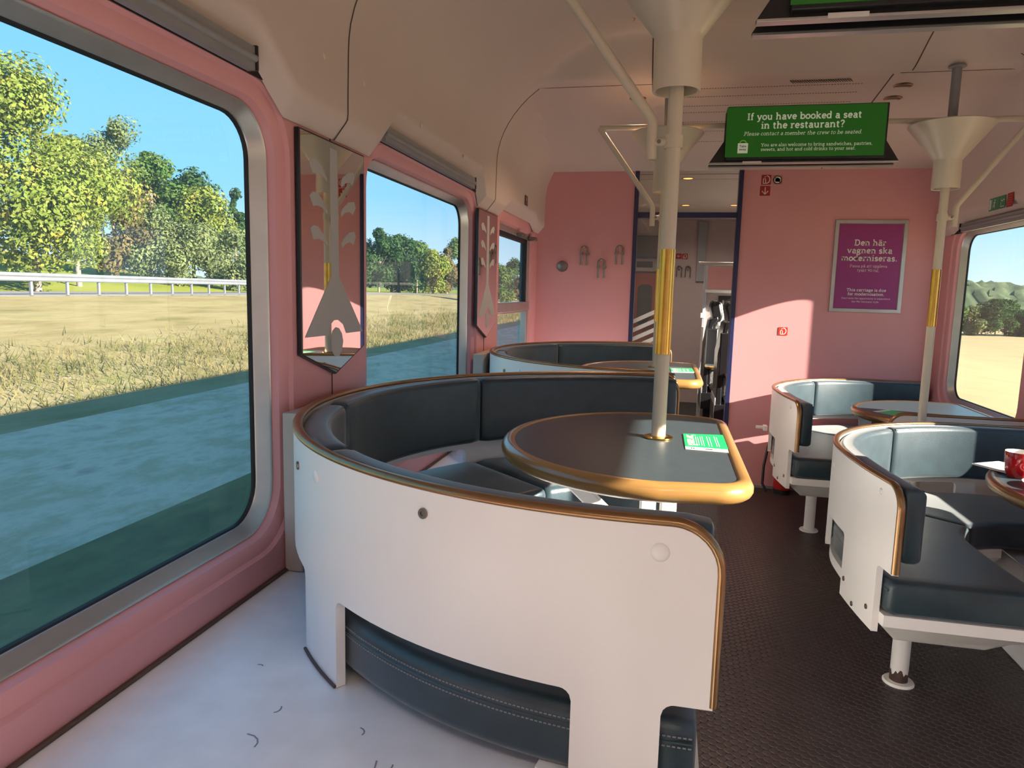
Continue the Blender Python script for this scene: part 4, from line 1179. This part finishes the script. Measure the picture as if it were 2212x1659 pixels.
for lab, x, y, z in (('lit ceiling light beyond the doorway, left of the doorway middle', .12, 7.7, 2.203), ('lit ceiling light beyond the doorway, close to the right jamb', .60, 7.7, 2.203), ('added fill lamp just inside the compartment beyond the doorway', .10, 6.0, 2.212), ('added fill lamp over the red corridor door', -.40, 10.2, 2.092)):
    t = thing('downlight', lab, 'ceiling light', (x, y, z), 'ceiling lights beyond the doorway')  # the last two lamps are added to brighten compartment and corridor door
    obj('rim', *lathe([(.036, .0), (.044, -.003), (.050, -.001), (.051, .001)], (x, y, z), 24), BRONZE, t, 60)
    obj('lens', *lathe([(0, -.0012), (.037, -.0012), (.037, .0)], (x, y, z), 24), mat('lamp_lit', (.9, .5, .2), .4), t, 60)
    l = bpy.data.lights.new('downlight_lamp', 'SPOT'); l.energy = 22; l.color = (1.0, .82, .68); l.spot_size = 2.8; l.spot_blend = .9; l.shadow_soft_size = .04
    lo = bpy.data.objects.new('downlight_lamp', l); lo.location = (x, y, z - .015); COL.objects.link(lo)
    lo.parent = t; lo.matrix_parent_inverse = Matrix.Translation(-t.location)
# red corridor door far beyond
t = thing('corridor_door', 'red door with a rounded window at the far end of the corridor', 'door', (-.42, 11.1, 0))
obj('panel', *box(-.66, 11.11, .02, -.05, 11.145, 1.60), REDWALL, t, 30, .004)
obj('window', *prism(rrect(.22, .62, .07, 5, -.36, 1.12), 11.10, 11.108, 'y'), BLACK, t, 30)
obj('header', *box(-.66, 11.06, 1.62, -.05, 11.14, 1.83), GREYWALL, t, 30, .01)
obj('display', *box(-.50, 11.052, 1.68, -.26, 11.06, 1.77), BLACK, t, 0)
obj('grab_bar', *cyl((-.36, 11.06, .80), (-.12, 11.06, 1.05), .014, 12), BRASS, t, 40)
t = thing('luggage_locker', 'dark glossy locker high beyond the doorway, left of the grey wall', 'locker', (-.42, 9.2, 1.9))
obj('body', *box(-.75, 8.70, 1.72, -.05, 8.79, 1.97), mat('dark_gloss', (.06, .06, .07), .2), t, 30, .01)
obj('edge', *box(-.76, 8.69, 1.705, -.05, 8.79, 1.722), NAVY, t, 30)

def far(p, y):      # a point noted at 7.2 m scaled out to y along its own sight line is simply x*k, 1.3+(z-1.3)*k
    k = y / 7.2; return (p[0] * k, 1.3 + (p[1] - 1.3) * k)
YW = Y2 - .001
def wallsign(label, cx, cz, w_, h_, sh):
    return sign(label, 0, 0, w_, h_, SIGNRED, [('pictogram', sh, PAPER)], face_y(cx, YW, cz))
wallsign('small red sign with a left arrow on the grey wall beyond the doorway', .090, 1.742, .066, .064, [xf(q, Matrix.Rotation(-PI / 2, 4, 'Z')) for q in arrow(.052)])
wallsign('small red pull-handle sign on the grey wall beyond the doorway', .160, 1.740, .066, .064, pull(.056))
for lab, x in (('left clear coat hook on the grey wall beyond the doorway', .105), ('right clear coat hook on the grey wall beyond the doorway', .205)):
    t = thing('coat_hook', lab, 'coat hook', (x, YW, 1.57), 'coat hooks beyond the doorway')
    obj('bow', *tube([(x + .028, YW - .02, 1.50), (x + .028, YW - .02, 1.60)] + [(x + .028 * math.cos(a), YW - .02, 1.60 + .028 * math.sin(a)) for a in [PI * i / 8 for i in range(9)]] + [(x - .028, YW - .02, 1.50)], .006, 8), STEEL, t, 50)
    obj('stud', *cyl((x, YW, 1.60), (x, YW - .03, 1.60), .012, 12), STEEL, t, 40)
o = obj('wall_post', *box(.30, Y2 - .03, 1.45, .40, Y2 - .001, 2.14), mat('blue_grey_metal', (.30, .31, .34), .4), None, 30, .003)
tag(o, 'blue-grey vertical post on the grey wall beyond the doorway', 'post')

# low partition with luggage rack, mirror and hook panel
YP = 7.7
t = thing('partition', 'grey partition with rack, mirror and dark hook panel beyond the doorway', 'partition', (1.0, YP, 0))
obj('wall', *box(.36, YP, 0, XR - .005, YP + .03, 1.32), GREYWALL, t, 30)
obj('post', *box(.345, YP - .03, 0, .375, YP + .03, 1.60), mat('pale_blue_metal', (.50, .53, .58), .35), t, 30, .003)
obj('mirror_strip', *box(.385, YP, 1.36, XR - .005, YP + .01, 1.58), MIRROR, t, 0)
obj('ledge', *box(.36, YP - .05, 1.32, XR - .005, YP + .03, 1.35), WHITE, t, 30, .003)
r = obj('rack', *box(.28, YP - .06, 1.60, XR - .005, YP - .03, 1.63), ALU, t, 30, .003)
for k in range(6):
    obj('rack_slat', *box(.30 + .02 * k, YP - .04 + .055 * k, 1.605, XR - .005, YP - .015 + .055 * k, 1.622), ALU, r, 0)
hp = obj('hook_panel', *box(.50, YP - .02, 1.13, .86, YP, 1.29), BLACK, t, 30, .004)
for x in (.545, .655):
    obj('hook', *cyl((x, YP - .025, 1.18), (x, YP - .045, 1.25), .010, 10), STEEL, hp, 40)
obj('white_switch', *box(.33, YP - .05, 1.06, .37, YP - .03, 1.11), PAPER, t, 30)

def train_seat(label, x, y):
    """upright seat turned towards the window, seen from its side"""
    t = thing('train_seat', label, 'seat', (x, y, 0), 'train seats beyond the doorway')
    P = lambda pts: [(x + a, b) for a, b in pts]
    sh = obj('shell', *prism(P([(-.02, .30), (.035, .28), (.030, .60), (.055, 1.00), (.10, 1.06), (.09, 1.10), (.02, 1.06), (-.02, .80)]), y - .23, y + .23, 'y'), BLACK, t, 40, .012)
    obj('back_cushion', *prism(P([(.035, .42), (.17, .40), (.15, .70), (.16, .98), (.10, 1.05), (.055, 1.00), (.035, .70)]), y - .21, y + .21, 'y'), PATTERN, t, 40, .02)
    obj('seat_cushion', *box(x + .05, y - .22, .38, x + .48, y + .22, .47), PATTERN, t, 30, .03)
    hd = obj('headrest', *prism(P([(.055, 1.04), (.02, 1.20), (.05, 1.25), (.11, 1.23), (.14, 1.10), (.12, 1.04)]), y - .19, y + .19, 'y'), BLACK, t, 40, .02)
    obj('headrest_cover', *prism(P([(.085, 1.05), (.085, 1.235), (.125, 1.225), (.155, 1.10), (.135, 1.04)]), y - .16, y + .16, 'y'), PAPER, hd, 40, .015)
    a = obj('armrest', *box(x - .01, y - .255, .60, x + .10, y - .205, .98), BLACK, t, 30, .012)
    obj('pedestal', *join(box(x + .02, y - .16, .005, x + .10, y - .08, .38), box(x + .02, y + .08, .005, x + .10, y + .16, .38), box(x - .03, y - .24, .20, x + .10, y + .24, .36)), BLACK, t, 30, .006)
    obj('side_trim', *box(x - .028, y - .24, .12, x - .018, y + .24, .42), ALU, t, 30, .002)
train_seat('black train seat with white headrest nearest the doorway edge', .455, 6.55)
train_seat('black train seat with white headrest farther from the doorway', .375, 7.30)
for lab, x, y in (('small wood-edged table beside the nearer train seat', .60, 6.20), ('small wood-edged table beside the farther train seat', .47, 6.95)):
    t = thing('side_table', lab, 'table', (x, y, .6), 'wood-edged tables beyond the doorway')
    obj('table_top', *prism(rrect(.22, .20, .03, 4, x + .02, y), .615, .64, 'z'), TOP, t, 30)
    obj('edge_band', *tube([(a, b, .6275) for a, b in rrect(.22, .20, .03, 4, x + .02, y)], .013, 10, True), BEECH, t, 60)
    obj('leg', *cyl((x + .06, y, .004), (x + .06, y, .615), .02, 14), BLACK, t, 40)
o = obj('white_board', *prism([(6.82, .72), (7.05, .60), (7.05, 1.0), (6.82, 1.0)], .318, .325, 'x'), PAPER, None, 0)
tag(o, 'upright white board leaning at the farther train seat', 'board')
o.parent = None

# ---------------------------------------------------------------- outside: ground, road, crash barrier, trees
random.seed(11)
def hsh(x, y): return math.sin(x * 12.9898 + y * 78.233) * 43758.5453 % 1.0
def zleft(x, y):
    d_ = -x
    if d_ < 4.5: z = -1.22
    elif d_ < 22: z = -1.22 + 1.87 * (d_ - 4.5) / 17.5
    elif d_ < 30: z = .66
    else: z = .66 + (d_ - 30) * .14 * (1 - .85 * smooth((y - 38) / 40))
    f = smooth((y - 55) / 40)
    if d_ > 9: z = z * (1 - f) + f * min(z, .55)
    return z
def grid(xs, yl, zf):
    V = [(x, y, zf(x, y)) for y in yl for x in xs]
    n = len(xs)
    return V, [(j * n + i, j * n + i + 1, (j + 1) * n + i + 1, (j + 1) * n + i) for j in range(len(yl) - 1) for i in range(n - 1)]

def ground_mat(name, cols, scale, stretch, rough=.95, bump=.6):
    m = bpy.data.materials.new(name); m.use_nodes = True
    nt = m.node_tree; b = nt.nodes['Principled BSDF']; b.inputs['Roughness'].default_value = rough; b.inputs['Specular IOR Level'].default_value = .1
    tc = nt.nodes.new('ShaderNodeTexCoord'); mp = nt.nodes.new('ShaderNodeMapping'); mp.inputs['Scale'].default_value = stretch
    nz = nt.nodes.new('ShaderNodeTexNoise'); nz.inputs['Scale'].default_value = scale; nz.inputs['Detail'].default_value = 8; nz.inputs['Roughness'].default_value = .65
    rp = nt.nodes.new('ShaderNodeValToRGB')
    nt.links.new(tc.outputs['Object'], mp.inputs[0]); nt.links.new(mp.outputs[0], nz.inputs['Vector']); nt.links.new(nz.outputs['Fac'], rp.inputs[0]); nt.links.new(rp.outputs[0], b.inputs['Base Color'])
    rp.color_ramp.elements[0].position = .28; rp.color_ramp.elements[1].position = .75
    rp.color_ramp.elements[0].color = (*cols[0], 1); rp.color_ramp.elements[1].color = (*cols[-1], 1)
    for i, c_ in enumerate(cols[1:-1]):
        e_ = rp.color_ramp.elements.new(.28 + .47 * (i + 1) / (len(cols) - 1)); e_.color = (*c_, 1)
    bp = nt.nodes.new('ShaderNodeBump'); bp.inputs['Strength'].default_value = bump; bp.inputs['Distance'].default_value = .1
    nt.links.new(nz.outputs['Fac'], bp.inputs['Height']); nt.links.new(bp.outputs[0], b.inputs['Normal'])
    return m
GRAVEL = ground_mat('grey_gravel', [(.32, .23, .16), (.56, .42, .30), (.38, .30, .18), (.62, .46, .33)], 2.0, (1, .45, 1))
DRYGRASS = ground_mat('dry_grass', [(.12, .12, .035), (.22, .175, .075), (.27, .22, .105), (.17, .17, .05)], .9, (1, .30, 1))
LAWN = ground_mat('green_grass', [(.13, .17, .02), (.20, .22, .03), (.24, .24, .06)], .35, (1, .3, 1), bump=.2)
ASPHALT = ground_mat('asphalt', [(.20, .18, .18), (.26, .24, .23)], 2, (1, .2, 1), bump=.1)
STUBBLE = ground_mat('golden_stubble', [(.31, .24, .11), (.38, .30, .15), (.28, .23, .10)], .25, (.5, 1, 1))
WEEDM = ground_mat('dark_weeds', [(.04, .055, .02), (.09, .11, .035), (.16, .12, .06)], 6, (1, 1, 1))

def ylist(): return [-60, -30, -12, -4] + [2 * i for i in range(0, 40)] + [90, 110, 140, 190, 260, 340]
def ground(name, lab, xs, zf, m, kind='structure'):
    o = obj(name, *grid(xs, ylist(), zf), m, None, 60); structure(o, lab); return o
ground('ground_verge', 'grey gravel beside the track in the shadow of the train', [-8.6, -7, -5.2], zleft, GRAVEL)
ground('ground_track', 'gravel under and beside the train', [-3.0, -1, 2, 4], lambda x, y: -1.22 - .3 * smooth((x - 1) / 3), GRAVEL)
ground('ground_weeds', 'green strip along the track', [-5.2, -4.5, -3.8, -3.0], zleft, ground_mat('green_strip', [(.045, .055, .018), (.13, .15, .05)], 2.2, (1, .5, 1)))
ground('ground_meadow', 'dry grass bank rising to the road', [-22.2, -20, -18, -16, -14, -12, -10.5, -8.6], zleft, DRYGRASS)
ground('road', 'road beyond the crash barrier', [-29.5, -26, -22.2], lambda x, y: zleft(x, y) + .01, ASPHALT)
ground('hill_left', 'green slope behind the road', [-170, -120, -90, -70, -58, -50, -44, -38, -33, -29.5], zleft, LAWN)
def zright(x, y): return -1.52 - 2.6 * smooth((x - 5) / 28)
ground('ground_field', 'golden stubble field right of the train', [4, 6, 9, 14, 20, 28, 38, 50, 70, 100, 150, 240], zright, STUBBLE)
FOREST = ground_mat('distant_forest', [(.040, .065, .040), (.085, .115, .060), (.13, .16, .085)], .22, (1, 1, 1), bump=1.0)
def wooded(name, lab, xs, yl, zf):
    rn = random.Random(3)
    V, F = grid(xs, yl, lambda x, y: zf(x, y) + rn.uniform(-.9, .9))
    structure(obj(name, V, F, FOREST, None, 80), lab)
wooded('hill_right', 'wooded hill behind the field', [20 + 1.6 * i for i in range(150)], [262 + 4 * i for i in range(20)], lambda x, y: -5 + smooth((y - 258) / 45) * (4.0 + 9.5 * math.exp(-((x - 112) / 48) ** 2)))
wooded('hill_far', 'low blue-green hill in the distance', [-320 + 3 * i for i in range(108)], [300 + 6 * i for i in range(10)], lambda x, y: -3 + smooth((y - 296) / 30) * (8 + 4 * math.sin(x * .045) * math.sin(x * .015 + 1)))

# crash barrier along the road
def bx(y): return -22.5 - 3.8 * (y - 20.4) / 21.1
t = thing('crash_barrier', 'long grey steel crash barrier on posts along the road', 'crash barrier', (bx(20), 20, .6))
GALV = mat('galvanised_steel', (.19, .20, .215), .5, metal=.2, var=.1, nscale=2)
prof_ = [(0, -.155), (.035, -.12), (.035, -.05), (-.01, 0), (.035, .05), (.035, .12), (0, .155), (-.012, .155), (-.012, -.155)]
yy = [-14, 6, 20, 34, 48, 62]
V, F = [], []
for y in yy:
    V += [(bx(y) + a, y, 1.33 + .10 * 0 + b) for a, b in prof_]
n = len(prof_)
for i in range(len(yy) - 1): F += [(i * n + k, i * n + (k + 1) % n, (i + 1) * n + (k + 1) % n, (i + 1) * n + k) for k in range(n)]
obj('beam', V, F, GALV, t, 30)
y = -12.0
while y < 60:
    x = bx(y) - .06
    obj('post', *box(x - .05, y - .05, .55, x + .03, y + .05, 1.40), GALV, t, 0, fix=False)
    y += 2.0

# trees: a trunk with boughs and a crown of separate leaf faces
def leafmat(name, a, b, c=None):
    m = bpy.data.materials.new(name); m.use_nodes = True
    nt = m.node_tree; nt.nodes.clear()
    out = nt.nodes.new('ShaderNodeOutputMaterial'); df = nt.nodes.new('ShaderNodeBsdfDiffuse'); tl = nt.nodes.new('ShaderNodeBsdfTranslucent'); mx = nt.nodes.new('ShaderNodeMixShader'); mx.inputs[0].default_value = .35
    tc = nt.nodes.new('ShaderNodeTexCoord'); nz = nt.nodes.new('ShaderNodeTexNoise'); nz.inputs['Scale'].default_value = 1.1; nz.inputs['Detail'].default_value = 5
    rp = nt.nodes.new('ShaderNodeValToRGB'); rp.color_ramp.elements[0].position = .35; rp.color_ramp.elements[1].position = .68
    rp.color_ramp.elements[0].color = (*a, 1); rp.color_ramp.elements[1].color = (*b, 1)
    if c: e_ = rp.color_ramp.elements.new(.58); e_.color = (*c, 1)
    nt.links.new(tc.outputs['Object'], nz.inputs['Vector']); nt.links.new(nz.outputs['Fac'], rp.inputs[0])
    nt.links.new(rp.outputs[0], df.inputs[0]); nt.links.new(rp.outputs[0], tl.inputs[0]); nt.links.new(df.outputs[0], mx.inputs[1]); nt.links.new(tl.outputs[0], mx.inputs[2]); nt.links.new(mx.outputs[0], out.inputs[0])
    return m
L_AUT = leafmat('autumn_leaves', (.13, .18, .03), (.31, .27, .045), (.22, .26, .06))
L_GRN = leafmat('green_leaves', (.05, .11, .022), (.15, .21, .06))
L_DRK = leafmat('dark_green_leaves', (.02, .055, .018), (.075, .13, .045))
L_PAL = leafmat('pale_leaves', (.12, .16, .06), (.24, .27, .12))
L_BRN = leafmat('brownish_leaves', (.10, .085, .035), (.22, .17, .07))
BARK = mat('grey_bark', (.22, .18, .14), .9, var=.3, nscale=4)

def tree(name, label, x, y, zb, h, wd, m, leaf, n, seed, shape='round', group=None, trunk=True, low=.1):
    rnd = random.Random(seed)
    t = thing(name, label, 'bush' if name == 'bush' else 'tree', (x, y, zb), group)
    V, F = [], []
    rx = wd / 2; z0 = h * low; hz = (h - z0) / 2
    blobs = []
    for k in range(16 if shape == 'round' else 22):
        a = rnd.uniform(0, 2 * PI)
        if shape == 'cone':
            tz = k / 22; rr = rx * (1 - tz) * .8
            blobs.append((rr * math.cos(a), rr * math.sin(a), z0 + tz * (h - z0) * .95, .35 * rx * (1.15 - tz)))
        else:
            el = rnd.uniform(-.95, 1); q = rnd.uniform(.35, .78)
            blobs.append((rx * q * math.cos(a) * math.sqrt(max(0, 1 - el * el)), rx * q * math.sin(a) * math.sqrt(max(0, 1 - el * el)), z0 + hz + hz * .75 * el, rnd.uniform(.30, .46) * min(rx, hz * 1.1)))
    blobs.append((0, 0, z0 + hz * 1.72 if shape == 'round' else h * .93, .22 * rx))
    for k in range(n):
        bx_, by_, bz_, br_ = blobs[rnd.randrange(len(blobs))]
        d_ = Vector((rnd.gauss(0, 1), rnd.gauss(0, 1), rnd.gauss(0, 1))).normalized() * br_ * rnd.uniform(.55, 1.12)
        p = Vector((x + bx_, y + by_, zb + bz_)) + d_
        if p.z > zb + h: p.z = zb + h - rnd.random() * .3
        if p.z < zb: p.z = zb + .05
        nrm = (d_.normalized() + Vector((rnd.uniform(-.7, .7), rnd.uniform(-.7, .7), rnd.uniform(-.4, .8)))).normalized()
        a = nrm.orthogonal().normalized(); b = nrm.cross(a)
        s_ = leaf * rnd.uniform(.6, 1.3); an = rnd.uniform(0, PI); ca, sa = math.cos(an), math.sin(an)
        u = (a * ca + b * sa) * s_; v = (b * ca - a * sa) * s_ * .62
        i = len(V)
        V += [p - u, p - v * .9, p + u, p + v * .9]
        F.append((i, i + 1, i + 2, i + 3))
    obj('crown', V, F, m, t, 0, fix=False)
    if trunk:
        obj('trunk', *join(tube([(x, y, zb - .1), (x + .02 * h * rnd.uniform(-1, 1), y, zb + h * .35), (x + .03 * h * rnd.uniform(-1, 1), y, zb + h * .62)], h * .016, 10),
                           *[cyl((x, y, zb + h * q), (x + rx * .6 * math.cos(q * 17), y + rx * .6 * math.sin(q * 17), zb + h * (q + .2)), h * .008, 7, h * .003) for q in (.25, .33, .42, .5, .58)]), BARK, t, 60)
    return t
GT = 'trees beyond the road'
TREES = [
 ('tree', 'big yellow-green autumn tree behind the crash barrier, left part of the large window', -29.5, 28.8, 10.5, 9.0, L_AUT, .115, 26000, 'round', .02),
 ('tree', 'yellow-green tree beyond the road, outside the left frame edge of the large window', -35, 26.0, 11.8, 9.0, L_AUT, .15, 9000, 'round', .02),
 ('tree', 'loose autumn tree overlapping the right flank of the big yellow-green tree', -31.5, 33.4, 8.6, 4.8, L_AUT, .115, 9000, 'round', .05),
 ('tree', 'tall thin grey-green tree rising highest in the middle of the large window', -46.5, 54.1, 13.0, 6.4, L_PAL, 0.161, 6240, 'round', .3),
 ('tree', 'bright green tree right of the tall thin one', -39.7, 49.3, 10.1, 5.6, L_GRN, 0.161, 8640, 'round', .05),
 ('tree', 'dark green tree right of the bright green one', -38.7, 53.0, 9.0, 6.0, L_DRK, 0.174, 7200, 'round', .05),
 ('tree', 'brownish tree in front of the tall thin one', -35.0, 40.1, 7.0, 5.2, L_BRN, 0.136, 7200, 'round', .02),
 ('tree', 'yellowing tree near the right edge of the large window', -36.0, 51.1, 8.0, 5.4, L_AUT, 0.149, 7200, 'round', .05),
 ('tree', 'pointed dark conifer at the right edge of the large window', -36.7, 56.1, 8.2, 4.4, L_DRK, 0.136, 6720, 'cone', .05),
 ('bush', 'pale green bush at the foot of the yellowing tree', -31.8, 42.8, 4.4, 5.6, L_PAL, 0.112, 6720, 'round', .0),
 ('bush', 'grey-green bush below the dark conifer', -30.6, 46.0, 4.4, 5.2, L_PAL, 0.112, 6240, 'round', .0),
 ('bush', 'low pale bush in front of the bright green tree', -34.0, 41.8, 5.2, 5.0, L_PAL, 0.112, 5760, 'round', .0),
 ('tree', 'dark green tree at the left edge of the window between the mirrors', -34.5, 82.0, 8.2, 6.4, L_DRK, 0.186, 8160, 'round', .0),
 ('tree', 'second dark green tree from the left in the window between the mirrors', -33.2, 85.0, 7.6, 6.0, L_DRK, 0.186, 7200, 'round', .0),
 ('tree', 'mid green tree in the middle of the window between the mirrors', -31.8, 88.0, 6.9, 6.0, L_GRN, 0.186, 7200, 'round', .0),
 ('tree', 'yellowish tree right of the middle of the window between the mirrors', -28.0, 83.5, 5.6, 4.6, L_AUT, 0.161, 6240, 'round', .0),
 ('tree', 'reddish-brown tree towards the right of the window between the mirrors', -28.4, 90.0, 6.4, 4.8, L_BRN, 0.161, 6240, 'round', .0),
 ('tree', 'green tree at the right edge of the window between the mirrors', -27.6, 94.0, 8.0, 5.0, L_GRN, 0.174, 6240, 'round', .0),
 ('tree', 'light green tree in the tilting window', -14.2, 60.9, 3.8, 2.8, L_GRN, 0.099, 5760, 'round', .0),
 ('bush', 'round brown bush in the tilting window', -16.1, 79.0, 2.4, 2.4, L_BRN, 0.099, 3840, 'round', .0),
 ('tree', 'dark tree behind the round bush in the tilting window', -20.0, 93.7, 5.2, 3.6, L_DRK, 0.136, 4800, 'round', .0),
]
for i, (nm, lab, x, y, h, wd, m_, lf, n_, shp, low) in enumerate(TREES):
    tree(nm, lab, x, y, zleft(x, y) - .05, h, wd, m_, lf, n_, 100 + i, shp, GT, nm == 'tree', low)
RT = 'trees at the far edge of the field'
KIND = [(L_DRK, 'dark green'), (L_GRN, 'mid green'), (L_PAL, 'grey-green'), (L_DRK, 'blackish green')]
POS = ['against the window frame', 'second from the frame', 'third from the frame', 'fourth from the frame', 'fifth from the frame', 'sixth from the frame', 'at the picture edge', 'just beyond the picture edge', 'farther along beyond the picture edge']
for i, lab in enumerate(POS):
    x = 40.5 + 3.5 * i; y = 126 + 4 * hsh(i, 2); m_, kn = KIND[i % 4]
    tree('tree', kn + ' field-edge tree in the right window, ' + lab, x, y, zright(x, y) - .05, 4.6 + 1.6 * hsh(i, 5), 6.4 + 2 * hsh(i, 9), m_, .20, 5200, 300 + i, 'round', RT, True, .0)

# weeds along the edge of the train's shadow
rnd = random.Random(5)
V, F = [], []
for k in range(22000):
    y = rnd.uniform(3, 62); x = -max(9.4, rnd.gauss(11.2, 1.3))
    z = zleft(x, y); h = rnd.uniform(.05, .26); w_ = rnd.uniform(.008, .02); a = rnd.uniform(0, PI); lx, ly = rnd.uniform(-.15, .15), rnd.uniform(-.15, .15)
    i = len(V); ca, sa = math.cos(a) * w_, math.sin(a) * w_
    V += [(x - ca, y - sa, z), (x + ca, y + sa, z), (x + lx, y + ly, z + h)]; F.append((i, i + 1, i + 2))
o = obj('weeds', V, F, leafmat('weed_leaves', (.10, .11, .03), (.27, .22, .10)), None, 0, fix=False); tag(o, 'rough weeds along the edge of the shadow on the bank', 'weeds', None, 'stuff')
